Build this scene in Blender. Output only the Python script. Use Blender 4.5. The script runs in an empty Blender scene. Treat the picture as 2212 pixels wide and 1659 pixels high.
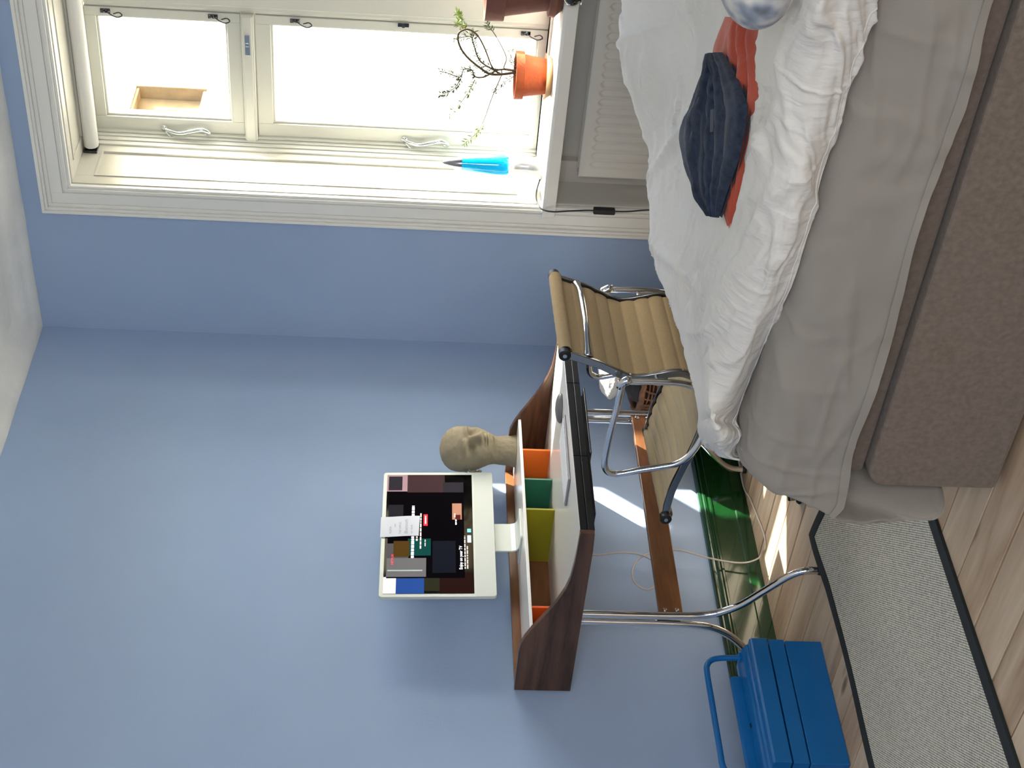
import bpy, math, random
import numpy as np
from mathutils import Vector, Matrix, noise

S = bpy.context.scene
COL = S.collection
random.seed(7)
PI = math.pi

# ------------------------------------------------------------------ camera
yaw, pit, rol = .8606, -.0762, .0363
fw = Vector((math.sin(yaw)*math.cos(pit), math.cos(yaw)*math.cos(pit), math.sin(pit)))
r0 = Vector((math.cos(yaw), -math.sin(yaw), 0)); u0 = r0.cross(fw)
rt = math.cos(rol)*r0 + math.sin(rol)*u0
up = -math.sin(rol)*r0 + math.cos(rol)*u0
cd = bpy.data.cameras.new('camera'); cam = bpy.data.objects.new('camera', cd); COL.objects.link(cam)
X, Y, Z = -up, rt, -fw
cam.matrix_world = Matrix(((X[0], Y[0], Z[0], -4.6772), (X[1], Y[1], Z[1], -3.8098), (X[2], Y[2], Z[2], 1.2777), (0, 0, 0, 1)))
cd.sensor_fit = 'HORIZONTAL'; cd.sensor_width = 36; cd.lens = 36*3223.98/2212
cd.clip_start = .05; cd.clip_end = 200
S.camera = cam
# ------------------------------------------------------------------ light and exposure
W = bpy.data.worlds.new('sky'); S.world = W; W.use_nodes = True
wn = W.node_tree.nodes; wl = W.node_tree.links
sky = wn.new('ShaderNodeTexSky'); sky.sky_type = 'NISHITA'; sky.sun_disc = False
sky.sun_elevation = math.radians(41); sky.sun_rotation = math.radians(130); sky.air_density = 1.0; sky.dust_density = 2.5; sky.ozone_density = 1.0
wn['Background'].inputs['Strength'].default_value = 0.6
wl.new(sky.outputs[0], wn['Background'].inputs['Color'])
sd = bpy.data.lights.new('sun', 'SUN'); sd.energy = 13; sd.color = (1, .93, .82); sd.angle = math.radians(.55)
so = bpy.data.objects.new('sun', sd); COL.objects.link(so)
so.rotation_euler = Vector((-1.165, 1.0, -1.45)).to_track_quat('-Z', 'Y').to_euler()
# daylight portal in the window opening, and an added fill lamp behind the camera
pd = bpy.data.lights.new('window_daylight', 'AREA'); pd.shape = 'RECTANGLE'; pd.size = 1.28; pd.size_y = 1.74
pd.cycles.is_portal = True
po = bpy.data.objects.new('window_daylight', pd); COL.objects.link(po)
po.location = (.43, -1.32, 1.63); po.rotation_euler = Vector((-1, 0, 0)).to_track_quat('-Z', 'Y').to_euler()
ad = bpy.data.lights.new('rear_fill', 'AREA'); ad.shape = 'RECTANGLE'; ad.size = 1.3; ad.size_y = 1.7
ad.energy = 42; ad.color = (1, .97, .94)
ao = bpy.data.objects.new('rear_fill', ad); COL.objects.link(ao)
ao.location = (-5.9, -4.93, 1.6); ao.rotation_euler = Vector((.35, 1, 0)).to_track_quat('-Z', 'Y').to_euler()
V = S.view_settings
V.view_transform = 'Standard'; V.look = 'None'; V.gamma = 1; V.use_curve_mapping = False
V.exposure = 1.42

# ------------------------------------------------------------------ helpers
def lin(h):
    h = h.lstrip('#'); o = []
    for i in (0, 2, 4):
        c = int(h[i:i+2], 16)/255; o.append(c/12.92 if c <= .04045 else ((c+.055)/1.055)**2.4)
    return (*o, 1)
MATS = {}
def mat(name, col, rough=.6, metal=0, spec=.5, bump=0, bscale=40, var=0, vscale=6, stretch=(1, 1, 1), emit=0, coat=0, sheen=0, detail=4, bdist=.01, coords='Object', sub=0):
    if name in MATS: return MATS[name]
    m = bpy.data.materials.new(name); m.use_nodes = True; n = m.node_tree.nodes; l = m.node_tree.links
    b = n['Principled BSDF']; c = lin(col) if isinstance(col, str) else col
    b.inputs['Base Color'].default_value = c; b.inputs['Roughness'].default_value = rough; b.inputs['Metallic'].default_value = metal
    b.inputs['Specular IOR Level'].default_value = spec; b.inputs['Coat Weight'].default_value = coat; b.inputs['Sheen Weight'].default_value = sheen
    if emit: b.inputs['Emission Color'].default_value = c; b.inputs['Emission Strength'].default_value = emit
    tc = n.new('ShaderNodeTexCoord'); mp = n.new('ShaderNodeMapping'); l.new(tc.outputs[coords], mp.inputs[0]); mp.inputs['Scale'].default_value = stretch
    if var:
        t = n.new('ShaderNodeTexNoise'); t.inputs['Scale'].default_value = vscale; t.inputs['Detail'].default_value = detail; l.new(mp.outputs[0], t.inputs[0])
        r = n.new('ShaderNodeMapRange'); r.inputs[1].default_value = .3; r.inputs[2].default_value = .7; r.inputs[3].default_value = 1-var; r.inputs[4].default_value = 1+var
        l.new(t.outputs[0], r.inputs[0])
        hs = n.new('ShaderNodeHueSaturation'); hs.inputs['Color'].default_value = c; l.new(r.outputs[0], hs.inputs['Value']); l.new(hs.outputs[0], b.inputs['Base Color'])
    if bump:
        t = n.new('ShaderNodeTexNoise'); t.inputs['Scale'].default_value = bscale; t.inputs['Detail'].default_value = detail; l.new(mp.outputs[0], t.inputs[0])
        bp = n.new('ShaderNodeBump'); bp.inputs['Strength'].default_value = bump; bp.inputs['Distance'].default_value = bdist; l.new(t.outputs[0], bp.inputs['Height']); l.new(bp.outputs[0], b.inputs['Normal'])
    MATS[name] = m; return m

def wood(name, c1, c2, axis='x', scale=6, rough=.4, coat=0, knots=False, ringdist=3.0, gray=None):
    m = bpy.data.materials.new(name); m.use_nodes = True; n = m.node_tree.nodes; l = m.node_tree.links; b = n['Principled BSDF']
    b.inputs['Roughness'].default_value = rough; b.inputs['Coat Weight'].default_value = coat; b.inputs['Specular IOR Level'].default_value = .35
    tc = n.new('ShaderNodeTexCoord'); mp = n.new('ShaderNodeMapping'); l.new(tc.outputs['Object'], mp.inputs[0])
    info = n.new('ShaderNodeObjectInfo')
    add = n.new('ShaderNodeVectorMath'); add.operation = 'ADD'
    sc = n.new('ShaderNodeVectorMath'); sc.operation = 'SCALE'; sc.inputs[0].default_value = (13, 7, 5); l.new(info.outputs['Random'], sc.inputs['Scale'])
    l.new(tc.outputs['Object'], add.inputs[0]); l.new(sc.outputs[0], add.inputs[1]); l.new(add.outputs[0], mp.inputs[0])
    st = {'x': (.12, 1, 1), 'y': (1, .12, 1), 'z': (1, 1, .12)}[axis]; mp.inputs['Scale'].default_value = st
    t = n.new('ShaderNodeTexNoise'); t.inputs['Scale'].default_value = scale; t.inputs['Detail'].default_value = 3; t.inputs['Distortion'].default_value = .6; l.new(mp.outputs[0], t.inputs[0])
    mu = n.new('ShaderNodeMath'); mu.operation = 'MULTIPLY'; mu.inputs[1].default_value = ringdist*4; l.new(t.outputs[0], mu.inputs[0])
    fr = n.new('ShaderNodeMath'); fr.operation = 'PINGPONG'; fr.inputs[1].default_value = 1; l.new(mu.outputs[0], fr.inputs[0])
    f = n.new('ShaderNodeTexNoise'); f.inputs['Scale'].default_value = scale*14; f.inputs['Detail'].default_value = 5; l.new(mp.outputs[0], f.inputs[0])
    mx = n.new('ShaderNodeMath'); mx.operation = 'MULTIPLY_ADD'; mx.inputs[1].default_value = .55; l.new(fr.outputs[0], mx.inputs[0])
    m2 = n.new('ShaderNodeMath'); m2.operation = 'MULTIPLY'; m2.inputs[1].default_value = .5; l.new(f.outputs[0], m2.inputs[0]); l.new(m2.outputs[0], mx.inputs[2])
    cr = n.new('ShaderNodeValToRGB'); cr.color_ramp.elements[0].position = .15; cr.color_ramp.elements[1].position = .85
    cr.color_ramp.elements[0].color = lin(c1); cr.color_ramp.elements[1].color = lin(c2); l.new(mx.outputs[0], cr.inputs[0])
    out = cr.outputs[0]
    if knots:
        mk = n.new('ShaderNodeMapping'); l.new(add.outputs[0], mk.inputs[0]); mk.inputs['Scale'].default_value = {'y': (6.5, 2.3, .01), 'x': (2.3, 6.5, .01)}[axis]
        v = n.new('ShaderNodeTexVoronoi'); v.inputs['Scale'].default_value = 1.0; v.inputs['Randomness'].default_value = 1; l.new(mk.outputs[0], v.inputs[0])
        kr = n.new('ShaderNodeMapRange'); kr.inputs[1].default_value = .05; kr.inputs[2].default_value = .12; kr.inputs[3].default_value = .75; kr.inputs[4].default_value = 0; l.new(v.outputs['Distance'], kr.inputs[0])
        km = n.new('ShaderNodeMixRGB'); km.inputs[2].default_value = lin('5b4436'); l.new(kr.outputs[0], km.inputs[0]); l.new(out, km.inputs[1]); out = km.outputs[0]
        hv = n.new('ShaderNodeHueSaturation'); vr = n.new('ShaderNodeMapRange'); vr.inputs[3].default_value = .88; vr.inputs[4].default_value = 1.08; l.new(info.outputs['Random'], vr.inputs[0]); l.new(vr.outputs[0], hv.inputs['Value']); l.new(out, hv.inputs['Color']); out = hv.outputs[0]
    l.new(out, b.inputs['Base Color'])
    bp = n.new('ShaderNodeBump'); bp.inputs['Strength'].default_value = .15; bp.inputs['Distance'].default_value = .002; l.new(f.outputs[0], bp.inputs['Height']); l.new(bp.outputs[0], b.inputs['Normal'])
    MATS[name] = m; return m

def weave(name, c1, c2, sx=260, sy=260, rough=.9, bump=.5, noisev=.35, axis='xy', angle=0, thick=(1, 1, 1)):
    """woven cloth: two crossed waves plus yarn noise"""
    m = bpy.data.materials.new(name); m.use_nodes = True; n = m.node_tree.nodes; l = m.node_tree.links; b = n['Principled BSDF']
    b.inputs['Roughness'].default_value = rough; b.inputs['Specular IOR Level'].default_value = .15; b.inputs['Sheen Weight'].default_value = .15
    tc = n.new('ShaderNodeTexCoord'); mp = n.new('ShaderNodeMapping'); mp.inputs['Rotation'].default_value = (0, 0, angle); l.new(tc.outputs['Object'], mp.inputs[0])
    w1 = n.new('ShaderNodeTexWave'); w1.bands_direction = axis[0].upper(); w1.inputs['Scale'].default_value = sx/2.6; w1.inputs['Distortion'].default_value = .8; w1.inputs['Detail Scale'].default_value = 3; l.new(mp.outputs[0], w1.inputs[0])
    w2 = n.new('ShaderNodeTexWave'); w2.bands_direction = axis[1].upper(); w2.inputs['Scale'].default_value = sy/2.6; w2.inputs['Distortion'].default_value = .8; w2.inputs['Detail Scale'].default_value = 3; l.new(mp.outputs[0], w2.inputs[0])
    mu = n.new('ShaderNodeMath'); mu.operation = 'MULTIPLY'; l.new(w1.outputs['Fac'], mu.inputs[0]); l.new(w2.outputs['Fac'], mu.inputs[1])
    t = n.new('ShaderNodeTexNoise'); t.inputs['Scale'].default_value = 90; t.inputs['Detail'].default_value = 6; l.new(tc.outputs['Object'], t.inputs[0])
    ad_ = n.new('ShaderNodeMath'); ad_.operation = 'MULTIPLY_ADD'; ad_.inputs[1].default_value = 1-noisev; l.new(mu.outputs[0], ad_.inputs[0])
    m3 = n.new('ShaderNodeMath'); m3.operation = 'MULTIPLY'; m3.inputs[1].default_value = noisev; l.new(t.outputs[0], m3.inputs[0]); l.new(m3.outputs[0], ad_.inputs[2])
    cr = n.new('ShaderNodeValToRGB'); cr.color_ramp.elements[0].position = .12; cr.color_ramp.elements[1].position = .7
    cr.color_ramp.elements[0].color = lin(c1); cr.color_ramp.elements[1].color = lin(c2); l.new(ad_.outputs[0], cr.inputs[0]); l.new(cr.outputs[0], b.inputs['Base Color'])
    bp = n.new('ShaderNodeBump'); bp.inputs['Strength'].default_value = bump; bp.inputs['Distance'].default_value = .002; l.new(ad_.outputs[0], bp.inputs['Height']); l.new(bp.outputs[0], b.inputs['Normal'])
    MATS[name] = m; return m

class G:
    def __init__(s): s.v = []; s.f = []; s.mi = []; s.cur = 0
    def add(s, vs, fs):
        o = len(s.v); s.v += [tuple(p) for p in vs]; s.f += [tuple(i+o for i in f) for f in fs]; s.mi += [s.cur]*len(fs); return s
    def box(s, x0, x1, y0, y1, z0, z1):
        vs = [(x, y, z) for x in (x0, x1) for y in (y0, y1) for z in (z0, z1)]
        return s.add(vs, [(0, 1, 3, 2), (4, 6, 7, 5), (0, 4, 5, 1), (2, 3, 7, 6), (0, 2, 6, 4), (1, 5, 7, 3)])
    def prism(s, poly, axis, a, b):
        def P(p, t): return (t, p[0], p[1]) if axis == 'x' else (p[0], t, p[1]) if axis == 'y' else (p[0], p[1], t)
        n = len(poly); vs = [P(p, a) for p in poly]+[P(p, b) for p in poly]
        return s.add(vs, [tuple(range(n))[::-1], tuple(range(n, 2*n))]+[(i, (i+1) % n, n+(i+1) % n, n+i) for i in range(n)])
    def grid(s, rows, closed=False):
        n, m = len(rows), len(rows[0]); vs = [p for r in rows for p in r]; fs = []
        for i in range(n-1):
            for j in range(m if closed else m-1): fs.append((i*m+j, i*m+(j+1) % m, (i+1)*m+(j+1) % m, (i+1)*m+j))
        return s.add(vs, fs)
    def tube(s, pts, r, n=10, caps=True, closed=False, flat=1, ref=None):
        pts = [Vector(p) for p in pts]; N = len(pts); rows = []
        T = []
        for i in range(N):
            a = pts[(i-1) % N] if (closed or i > 0) else pts[i]; b = pts[(i+1) % N] if (closed or i < N-1) else pts[i]; T.append((b-a).normalized())
        nr = Vector(ref) if ref else (Vector((0, 0, 1)) if abs(T[0].z) < .9 else Vector((1, 0, 0)))
        nr = (nr-T[0]*nr.dot(T[0])).normalized()
        for i in range(N):
            base = Vector(ref) if ref else nr
            nr = (base-T[i]*base.dot(T[i])).normalized(); bn = T[i].cross(nr)
            R = r[i] if isinstance(r, (list, tuple)) else r
            rows.append([tuple(pts[i]+nr*math.cos(2*PI*k/n)*R+bn*math.sin(2*PI*k/n)*R*flat) for k in range(n)])
        if closed: rows.append(rows[0])
        o = len(s.v); s.grid(rows, True)
        if caps and not closed:
            s.f.append(tuple(o+k for k in range(n))[::-1]); s.f.append(tuple(o+(N-1)*n+k for k in range(n))); s.mi += [s.cur]*2
        return s
    def lathe(s, prof, c=(0, 0, 0), n=32, axis='z', cap=True):
        rows = []
        for r, h in prof:
            rows.append([{'z': (c[0]+r*math.cos(a), c[1]+r*math.sin(a), c[2]+h), 'x': (c[0]+h, c[1]+r*math.cos(a), c[2]+r*math.sin(a)), 'y': (c[0]+r*math.sin(a), c[1]+h, c[2]+r*math.cos(a))}[axis] for a in [2*PI*k/n for k in range(n)]])
        o = len(s.v); s.grid(rows, True)
        if cap:
            s.f.append(tuple(o+k for k in range(n))[::-1]); s.f.append(tuple(o+(len(prof)-1)*n+k for k in range(n))); s.mi += [s.cur]*2
        return s
def cr(pts, k=8, closed=False):
    """catmull-rom through the points"""
    P = [Vector(p) for p in pts]; N = len(P); o = []
    for i in range(N if closed else N-1):
        a = P[(i-1) % N] if (closed or i > 0) else P[0]*2-P[1]; b = P[i]; c = P[(i+1) % N]; d = P[(i+2) % N] if (closed or i < N-2) else P[-1]*2-P[-2]
        for j in range(k):
            t = j/k; o.append(.5*((2*b)+(c-a)*t+(2*a-5*b+4*c-d)*t*t+(3*b-a-3*c+d)*t**3))
    if not closed: o.append(P[-1])
    return o

BASE = {}
def tag(o, label=None, cat=None, group=None, kind=None):
    if label: o['label'] = label
    if cat: o['category'] = cat
    if group: o['group'] = group
    if kind: o['kind'] = kind
    return o
def thing(name, label, cat, loc=(0, 0, 0), group=None, rot=0, local=False):
    o = bpy.data.objects.new(name, None); COL.objects.link(o); o.empty_display_size = .05
    o.location = loc; o.rotation_euler = (0, 0, rot); BASE[o] = Vector((0, 0, 0)) if local else Vector(loc)
    return tag(o, label, cat, group)
def obj(name, g, m, parent=None, smooth=False, bevel=0, label=None, loc=None, kind=None, seg=2, autos=None, stuff=False):
    """link a mesh object; its vertices are given in the frame of its thing"""
    off = BASE.get(parent, Vector((0, 0, 0))) if parent is not None else Vector(loc or (0, 0, 0))
    me = bpy.data.meshes.new(name); me.from_pydata([(p[0]-off[0], p[1]-off[1], p[2]-off[2]) for p in g.v], [], g.f)
    for mm in (m if isinstance(m, (list, tuple)) else [m]): me.materials.append(mm)
    if any(g.mi): me.polygons.foreach_set('material_index', g.mi)
    if smooth: me.polygons.foreach_set('use_smooth', [True]*len(me.polygons))
    me.update()
    o = bpy.data.objects.new(name, me); COL.objects.link(o)
    if parent is not None: o.parent = parent; BASE[o] = off
    else: o.location = off; BASE[o] = off
    if smooth and autos:
        me.set_sharp_from_angle(angle=math.radians(autos))
    if bevel:
        b = o.modifiers.new('bevel', 'BEVEL'); b.width = bevel; b.segments = seg; b.limit_method = 'ANGLE'; b.angle_limit = math.radians(40)
    if label: o['label'] = label
    if kind: o['kind'] = kind
    if stuff: o['kind'] = 'stuff'
    return o
def fbm(p, o=4, h=.5):
    a, s, f = 1, 0, 1
    for i in range(o): s += a*noise.noise(Vector((p[0]*f, p[1]*f, p[2]*f))); a *= h; f *= 2
    return s

# ------------------------------------------------------------------ materials
M_WALL = mat('blue_wall_paint', '9fb4d3', rough=.75, bump=.12, bscale=120, var=.03, vscale=1.5, bdist=.004, spec=.25)
M_CEIL = mat('white_plaster', 'eeeee8', rough=.85, bump=.5, bscale=14, var=.05, vscale=7, bdist=.006, spec=.2)
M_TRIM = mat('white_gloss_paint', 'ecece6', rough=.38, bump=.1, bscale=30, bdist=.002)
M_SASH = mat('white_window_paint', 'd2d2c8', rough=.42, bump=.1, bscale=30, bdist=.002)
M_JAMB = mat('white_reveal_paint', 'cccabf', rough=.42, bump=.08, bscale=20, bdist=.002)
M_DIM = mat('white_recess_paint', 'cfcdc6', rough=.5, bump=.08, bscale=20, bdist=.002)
M_GREEN = mat('green_gloss_paint', '0a3414', rough=.16, bump=.25, bscale=9, bdist=.004, var=.08, vscale=4, coat=.35)
M_PLANK = wood('pine_floor', 'a88c70', 'd3bea2', 'y', 5, .5, 0, True, 1.6)
M_SUB = mat('dark_gap', '0e0906', rough=.9)
M_WAL = wood('walnut', '38261c', '664836', 'y', 9, .35, .1, ringdist=2.0)
M_WALX = wood('walnut_along', '5e3c24', '8e5e3a', 'x', 9, .35, .15, ringdist=1.6)
M_CHROME = mat('chrome', 'e8e8e8', rough=.07, metal=1)
M_ALU = mat('polished_aluminium', 'c4c4c4', rough=.14, metal=1)
M_RAIL = mat('rail_aluminium', 'a8a6a2', rough=.18, metal=1)
M_DARKALU = mat('smoked_aluminium', '55565a', rough=.2, metal=1)
M_LAM = mat('white_laminate', 'e6e6e2', rough=.18)
M_BLACK = mat('black_lacquer', '15181c', rough=.3)
M_RUB = mat('black_rubber', '16171a', rough=.55)
M_WHPL = mat('white_plastic', 'ced6d0', rough=.3)
M_TAN = mat('tan_hopsack', 'b2986c', rough=.9, bump=.5, bscale=700, bdist=.0012, var=.14, vscale=420, spec=.15, sheen=.15)
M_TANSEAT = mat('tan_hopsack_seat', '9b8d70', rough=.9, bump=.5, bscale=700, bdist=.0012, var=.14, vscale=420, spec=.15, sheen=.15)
M_BLUE = mat('blue_enamel', '0563a6', rough=.32, bump=.05, bscale=60, var=.05, vscale=8, coat=.15)
M_BOX = weave('taupe_bed_fabric', '675b51', '877a6e', 380, 380, .95, .35, .75, axis='yz')
M_MATT = weave('taupe_mattress_fabric', '5f544b', '7a6d62', 380, 380, .95, .35, .75, axis='yz')
def cloth(name, col, bs=24, bump=.35, rough=.85, tr=0, st=(1, 1, 1), bd=.012):
    m = mat(name, col, rough=rough, bump=bump, bscale=bs, bdist=bd, spec=.15, sheen=.12, stretch=st)
    if tr:
        n = m.node_tree.nodes; l = m.node_tree.links; b = n['Principled BSDF']; t = n.new('ShaderNodeBsdfTranslucent'); t.inputs[0].default_value = lin(col)
        x = n.new('ShaderNodeMixShader'); x.inputs[0].default_value = tr; l.new(b.outputs[0], x.inputs[1]); l.new(t.outputs[0], x.inputs[2]); l.new(x.outputs[0], n['Material Output'].inputs[0])
    return m
M_DUVET = cloth('white_crinkled_cotton', 'e8e5de', 15, .5, tr=.1, st=(.8, 3.0, 1.0), bd=.012)
M_SHEET = cloth('off_white_sheet', '9f9990', 9, .4, tr=.12, bd=.012)
M_RED = cloth('rust_red_cotton', 'b9533d', 60, .3, bd=.004)
M_DENIM = mat('dark_denim', '2b3547', rough=.9, bump=.6, bscale=420, bdist=.0015, var=.35, vscale=60, spec=.1, sheen=.1, detail=6)
M_RUG = None
def rugmat():
    m = bpy.data.materials.new('sisal_weave'); m.use_nodes = True; n = m.node_tree.nodes; l = m.node_tree.links; b = n['Principled BSDF']
    b.inputs['Roughness'].default_value = .95; b.inputs['Specular IOR Level'].default_value = .1
    tc0 = n.new('ShaderNodeTexCoord'); tc = n.new('ShaderNodeMapping'); l.new(tc0.outputs['Object'], tc.inputs[0]); tc.inputs['Rotation'].default_value = (0, 0, math.radians(47))
    w = n.new('ShaderNodeTexWave'); w.bands_direction = 'X'; w.inputs['Scale'].default_value = 56; w.inputs['Distortion'].default_value = 1.0; w.inputs['Detail'].default_value = 3; w.inputs['Detail Scale'].default_value = 2.5; l.new(tc.outputs[0], w.inputs[0])
    w2 = n.new('ShaderNodeTexWave'); w2.bands_direction = 'Y'; w2.inputs['Scale'].default_value = 34; w2.inputs['Distortion'].default_value = 1.5; w2.inputs['Detail Scale'].default_value = 3; l.new(tc.outputs[0], w2.inputs[0])
    t = n.new('ShaderNodeTexNoise'); t.inputs['Scale'].default_value = 110; t.inputs['Detail'].default_value = 4; l.new(tc.outputs[0], t.inputs[0])
    t2 = n.new('ShaderNodeTexNoise'); t2.inputs['Scale'].default_value = 3; l.new(tc.outputs[0], t2.inputs[0])
    a = n.new('ShaderNodeMath'); a.operation = 'MULTIPLY_ADD'; a.inputs[1].default_value = .5; l.new(w.outputs['Fac'], a.inputs[0])
    c = n.new('ShaderNodeMath'); c.operation = 'MULTIPLY_ADD'; c.inputs[1].default_value = .15; l.new(w2.outputs['Fac'], c.inputs[0])
    d = n.new('ShaderNodeMath'); d.operation = 'MULTIPLY'; d.inputs[1].default_value = .55; l.new(t.outputs[0], d.inputs[0]); l.new(d.outputs[0], c.inputs[2]); l.new(c.outputs[0], a.inputs[2])
    r = n.new('ShaderNodeValToRGB'); r.color_ramp.elements[0].position = .28; r.color_ramp.elements[1].position = .85; r.color_ramp.elements[0].color = lin('7d786b'); r.color_ramp.elements[1].color = lin('e6e2d2'); l.new(a.outputs[0], r.inputs[0]); l.new(r.outputs[0], b.inputs['Base Color'])
    bp = n.new('ShaderNodeBump'); bp.inputs['Strength'].default_value = .6; bp.inputs['Distance'].default_value = .003; l.new(a.outputs[0], bp.inputs['Height']); l.new(bp.outputs[0], b.inputs['Normal'])
    return m
M_RUG = rugmat()
def glassmat():
    m = bpy.data.materials.new('window_glass'); m.use_nodes = True; n = m.node_tree.nodes; l = m.node_tree.links; n.remove(n['Principled BSDF'])
    g = n.new('ShaderNodeBsdfGlossy'); g.inputs['Roughness'].default_value = .01; t = n.new('ShaderNodeBsdfTransparent'); t.inputs[0].default_value = (.96, .98, .97, 1)
    x = n.new('ShaderNodeMixShader'); x.inputs[0].default_value = .04; l.new(t.outputs[0], x.inputs[1]); l.new(g.outputs[0], x.inputs[2]); l.new(x.outputs[0], n['Material Output'].inputs[0])
    return m
M_GLASS = glassmat()
M_TERRA = mat('terracotta', 'b8582f', rough=.85, bump=.3, bscale=30, var=.18, vscale=12)
M_TERRAD = mat('aged_terracotta', '7d5145', rough=.85, bump=.3, bscale=30, var=.2, vscale=10)
M_SAUC = mat('pale_terracotta', 'd8b48c', rough=.8, var=.08, vscale=14)
M_STEM = mat('bark_stem', '574a38', rough=.8)
M_LEAF = mat('needle_leaf', '7f9540', rough=.5, var=.25, vscale=30)
M_LEAFD = mat('dark_needle_leaf', '44502c', rough=.5, var=.25, vscale=30)
M_STONE = mat('grey_clay', '958a72', rough=.8, bump=.5, bscale=45, var=.13, vscale=9, bdist=.004)
M_FAC = mat('facade_render', 'e8e2d4', rough=.9, bump=.3, bscale=6, var=.04, vscale=2, bdist=.02)
M_FACB = mat('weathered_stone', '94784f', rough=.9, bump=.6, bscale=7, var=.25, vscale=3, bdist=.04)

# ------------------------------------------------------------------ room shell
WX = .42   # thickness of the window wall
RX0, RY0, ZC = -6.4, -5.2, 2.86
JY, JY2 = -.68, -1.98      # opening sides
ZS, ZH = .765, 2.50        # sill top, head
fl = obj('floor', G().box(RX0, 0, RY0, 0, -.06, -.030), M_SUB, kind='structure')
k = 0; x1 = 0.0; xs = [-.020-.1428*i for i in range(45)]
for i, xa in enumerate(xs):
    x0 = max(RX0, xa-.1428+.0068)
    if xa < RX0: break
    dz = random.uniform(-.0006, .0006)
    obj('plank', G().box(x0, xa, RY0+.005, -.004, -.030, dz), M_PLANK, fl, bevel=.0012, seg=1)
obj('wall_north', G().box(RX0, WX, 0, .25, -.06, 3.0), M_WALL, kind='structure')
g = G()
g.box(0, WX, JY, 0, -.06, 3.0)
g.box(0, WX, RY0, JY2, -.06, 3.0)
g.box(0, WX, JY2, JY, ZH+.012, 3.0)
g.box(.20, WX, JY2, JY, -.06, ZS-.053)
obj('wall_east', g, M_WALL, kind='structure')
obj('wall_south', G().box(RX0-.2, WX, RY0-.2, RY0, -.06, 3.0), M_WALL, kind='structure')
obj('wall_west', G().box(RX0-.2, RX0, RY0, .25, -.06, 3.0), M_WALL, kind='structure')
obj('ceiling', G().box(RX0-.2, WX, RY0-.2, .25, ZC, ZC+.14), M_CEIL, kind='structure')
# plaster cornice, mitred in the corner
prof = [(0, 2.686), (.022, 2.690), (.034, 2.702), (.060, 2.716), (.095, 2.738), (.118, 2.762), (.128, 2.764), (.17, 2.80), (.25, 2.835), (.30, 2.848), (.30, 2.862)]
rows = []
NA = 60
for i in range(NA+1):
    row = []
    for d, z in prof:
        x = RX0+(-d-RX0)*i/NA; w = .0035*fbm((x*5, z*9, d*9), 3)
        row.append((x, -d-(w if d else 0), z+w*(.7 if d < .29 else 0)))
    rows.append(row)
for i in range(1, NA+1):
    row = []
    for d, z in prof:
        y = -d+(RY0+d)*i/NA; w = .0035*fbm((y*5, z*9+7, d*9), 3)
        row.append((-d-(w if d else 0), y, z+w*(.7 if d < .29 else 0)))
    rows.append(row)
obj('trim_1', G().grid(rows), M_CEIL, kind='structure', smooth=True, autos=50)

# green baseboard (desk wall and beside the window)
bb = [(0, 0), (-.030, 0), (-.030, .046), (-.026, .050), (-.026, .128), (-.030, .131), (-.030, .137), (-.025, .141), (-.025, .146), (-.029, .150), (-.027, .157), (-.019, .160), (-.019, .165), (-.012, .171), (0, .173)]
obj('baseboard_north', G().prism([(y, z) for y, z in bb], 'x', RX0, 0), M_GREEN, kind='structure')
obj('baseboard_east', G().prism([(x, z) for x, z in bb], 'y', -.565, -.031), M_GREEN, kind='structure')

# casing round the window, running down to the floor
g = G()
def ring(a, b, t, zlo=0.0):
    """nested casing band between offsets a>b outside the opening"""
    g.box(-t, 0, JY+b, JY+a, zlo, ZH+a); g.box(-t, 0, JY2-a, JY2-b, zlo, ZH+a); g.box(-t, 0, JY2-b, JY+b, ZH+b, ZH+a)
ring(.110, .098, .040); ring(.098, .088, .034); ring(.088, .074, .024); ring(.074, .030, .020); ring(.030, .020, .016); ring(.020, .008, .026); ring(.008, -.002, .018)
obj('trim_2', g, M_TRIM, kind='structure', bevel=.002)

# window: reveal linings, frame, posts, sashes
win = bpy.data.objects.new('window_1', None); COL.objects.link(win); win['kind'] = 'structure'; win.location = (0, (JY+JY2)/2, ZS); BASE[win] = Vector(win.location)
def panel_lining(name, horiz, c0, s):
    g = G()
    FX = .262
    if not horiz:   # vertical reveal at y=c0, normal towards s
        t = lambda d: (min(c0, c0+s*d), max(c0, c0+s*d))
        g.box(0, FX, *t(.0015), ZS, ZH)
        y0, y1 = t(.006)
        for (xa, xb, za, zb) in [(0, .050, ZS, ZH), (.222, FX, ZS, ZH), (.05, .222, ZS, ZS+.09), (.05, .222, ZH-.075, ZH)]: g.box(xa, xb, y0, y1, za, zb)
        y0, y1 = t(.010)
        for (xa, xb, za, zb) in [(.050, .058, ZS+.09, ZH-.075), (.214, .222, ZS+.09, ZH-.075), (.058, .214, ZS+.09, ZS+.098), (.058, .214, ZH-.083, ZH-.075)]: g.box(xa, xb, y0, y1, za, zb)
    else:
        z0 = c0
        g.box(0, FX, JY2, JY, z0-.0015, z0+.012)
        for (xa, xb, ya, yb) in [(0, .05, JY2, JY), (.222, FX, JY2, JY), (.05, .222, JY-.07, JY), (.05, .222, JY2, JY2+.07)]: g.box(xa, xb, ya, yb, z0-.006, z0)
        for (xa, xb, ya, yb) in [(.05, .058, JY2+.07, JY-.07), (.214, .222, JY2+.07, JY-.07)]: g.box(xa, xb, ya, yb, z0-.010, z0)
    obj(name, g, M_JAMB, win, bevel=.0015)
panel_lining('reveal_panel', False, JY, -1)
panel_lining('reveal_panel', False, JY2, 1)
panel_lining('reveal_panel', True, ZH, 0)
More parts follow.
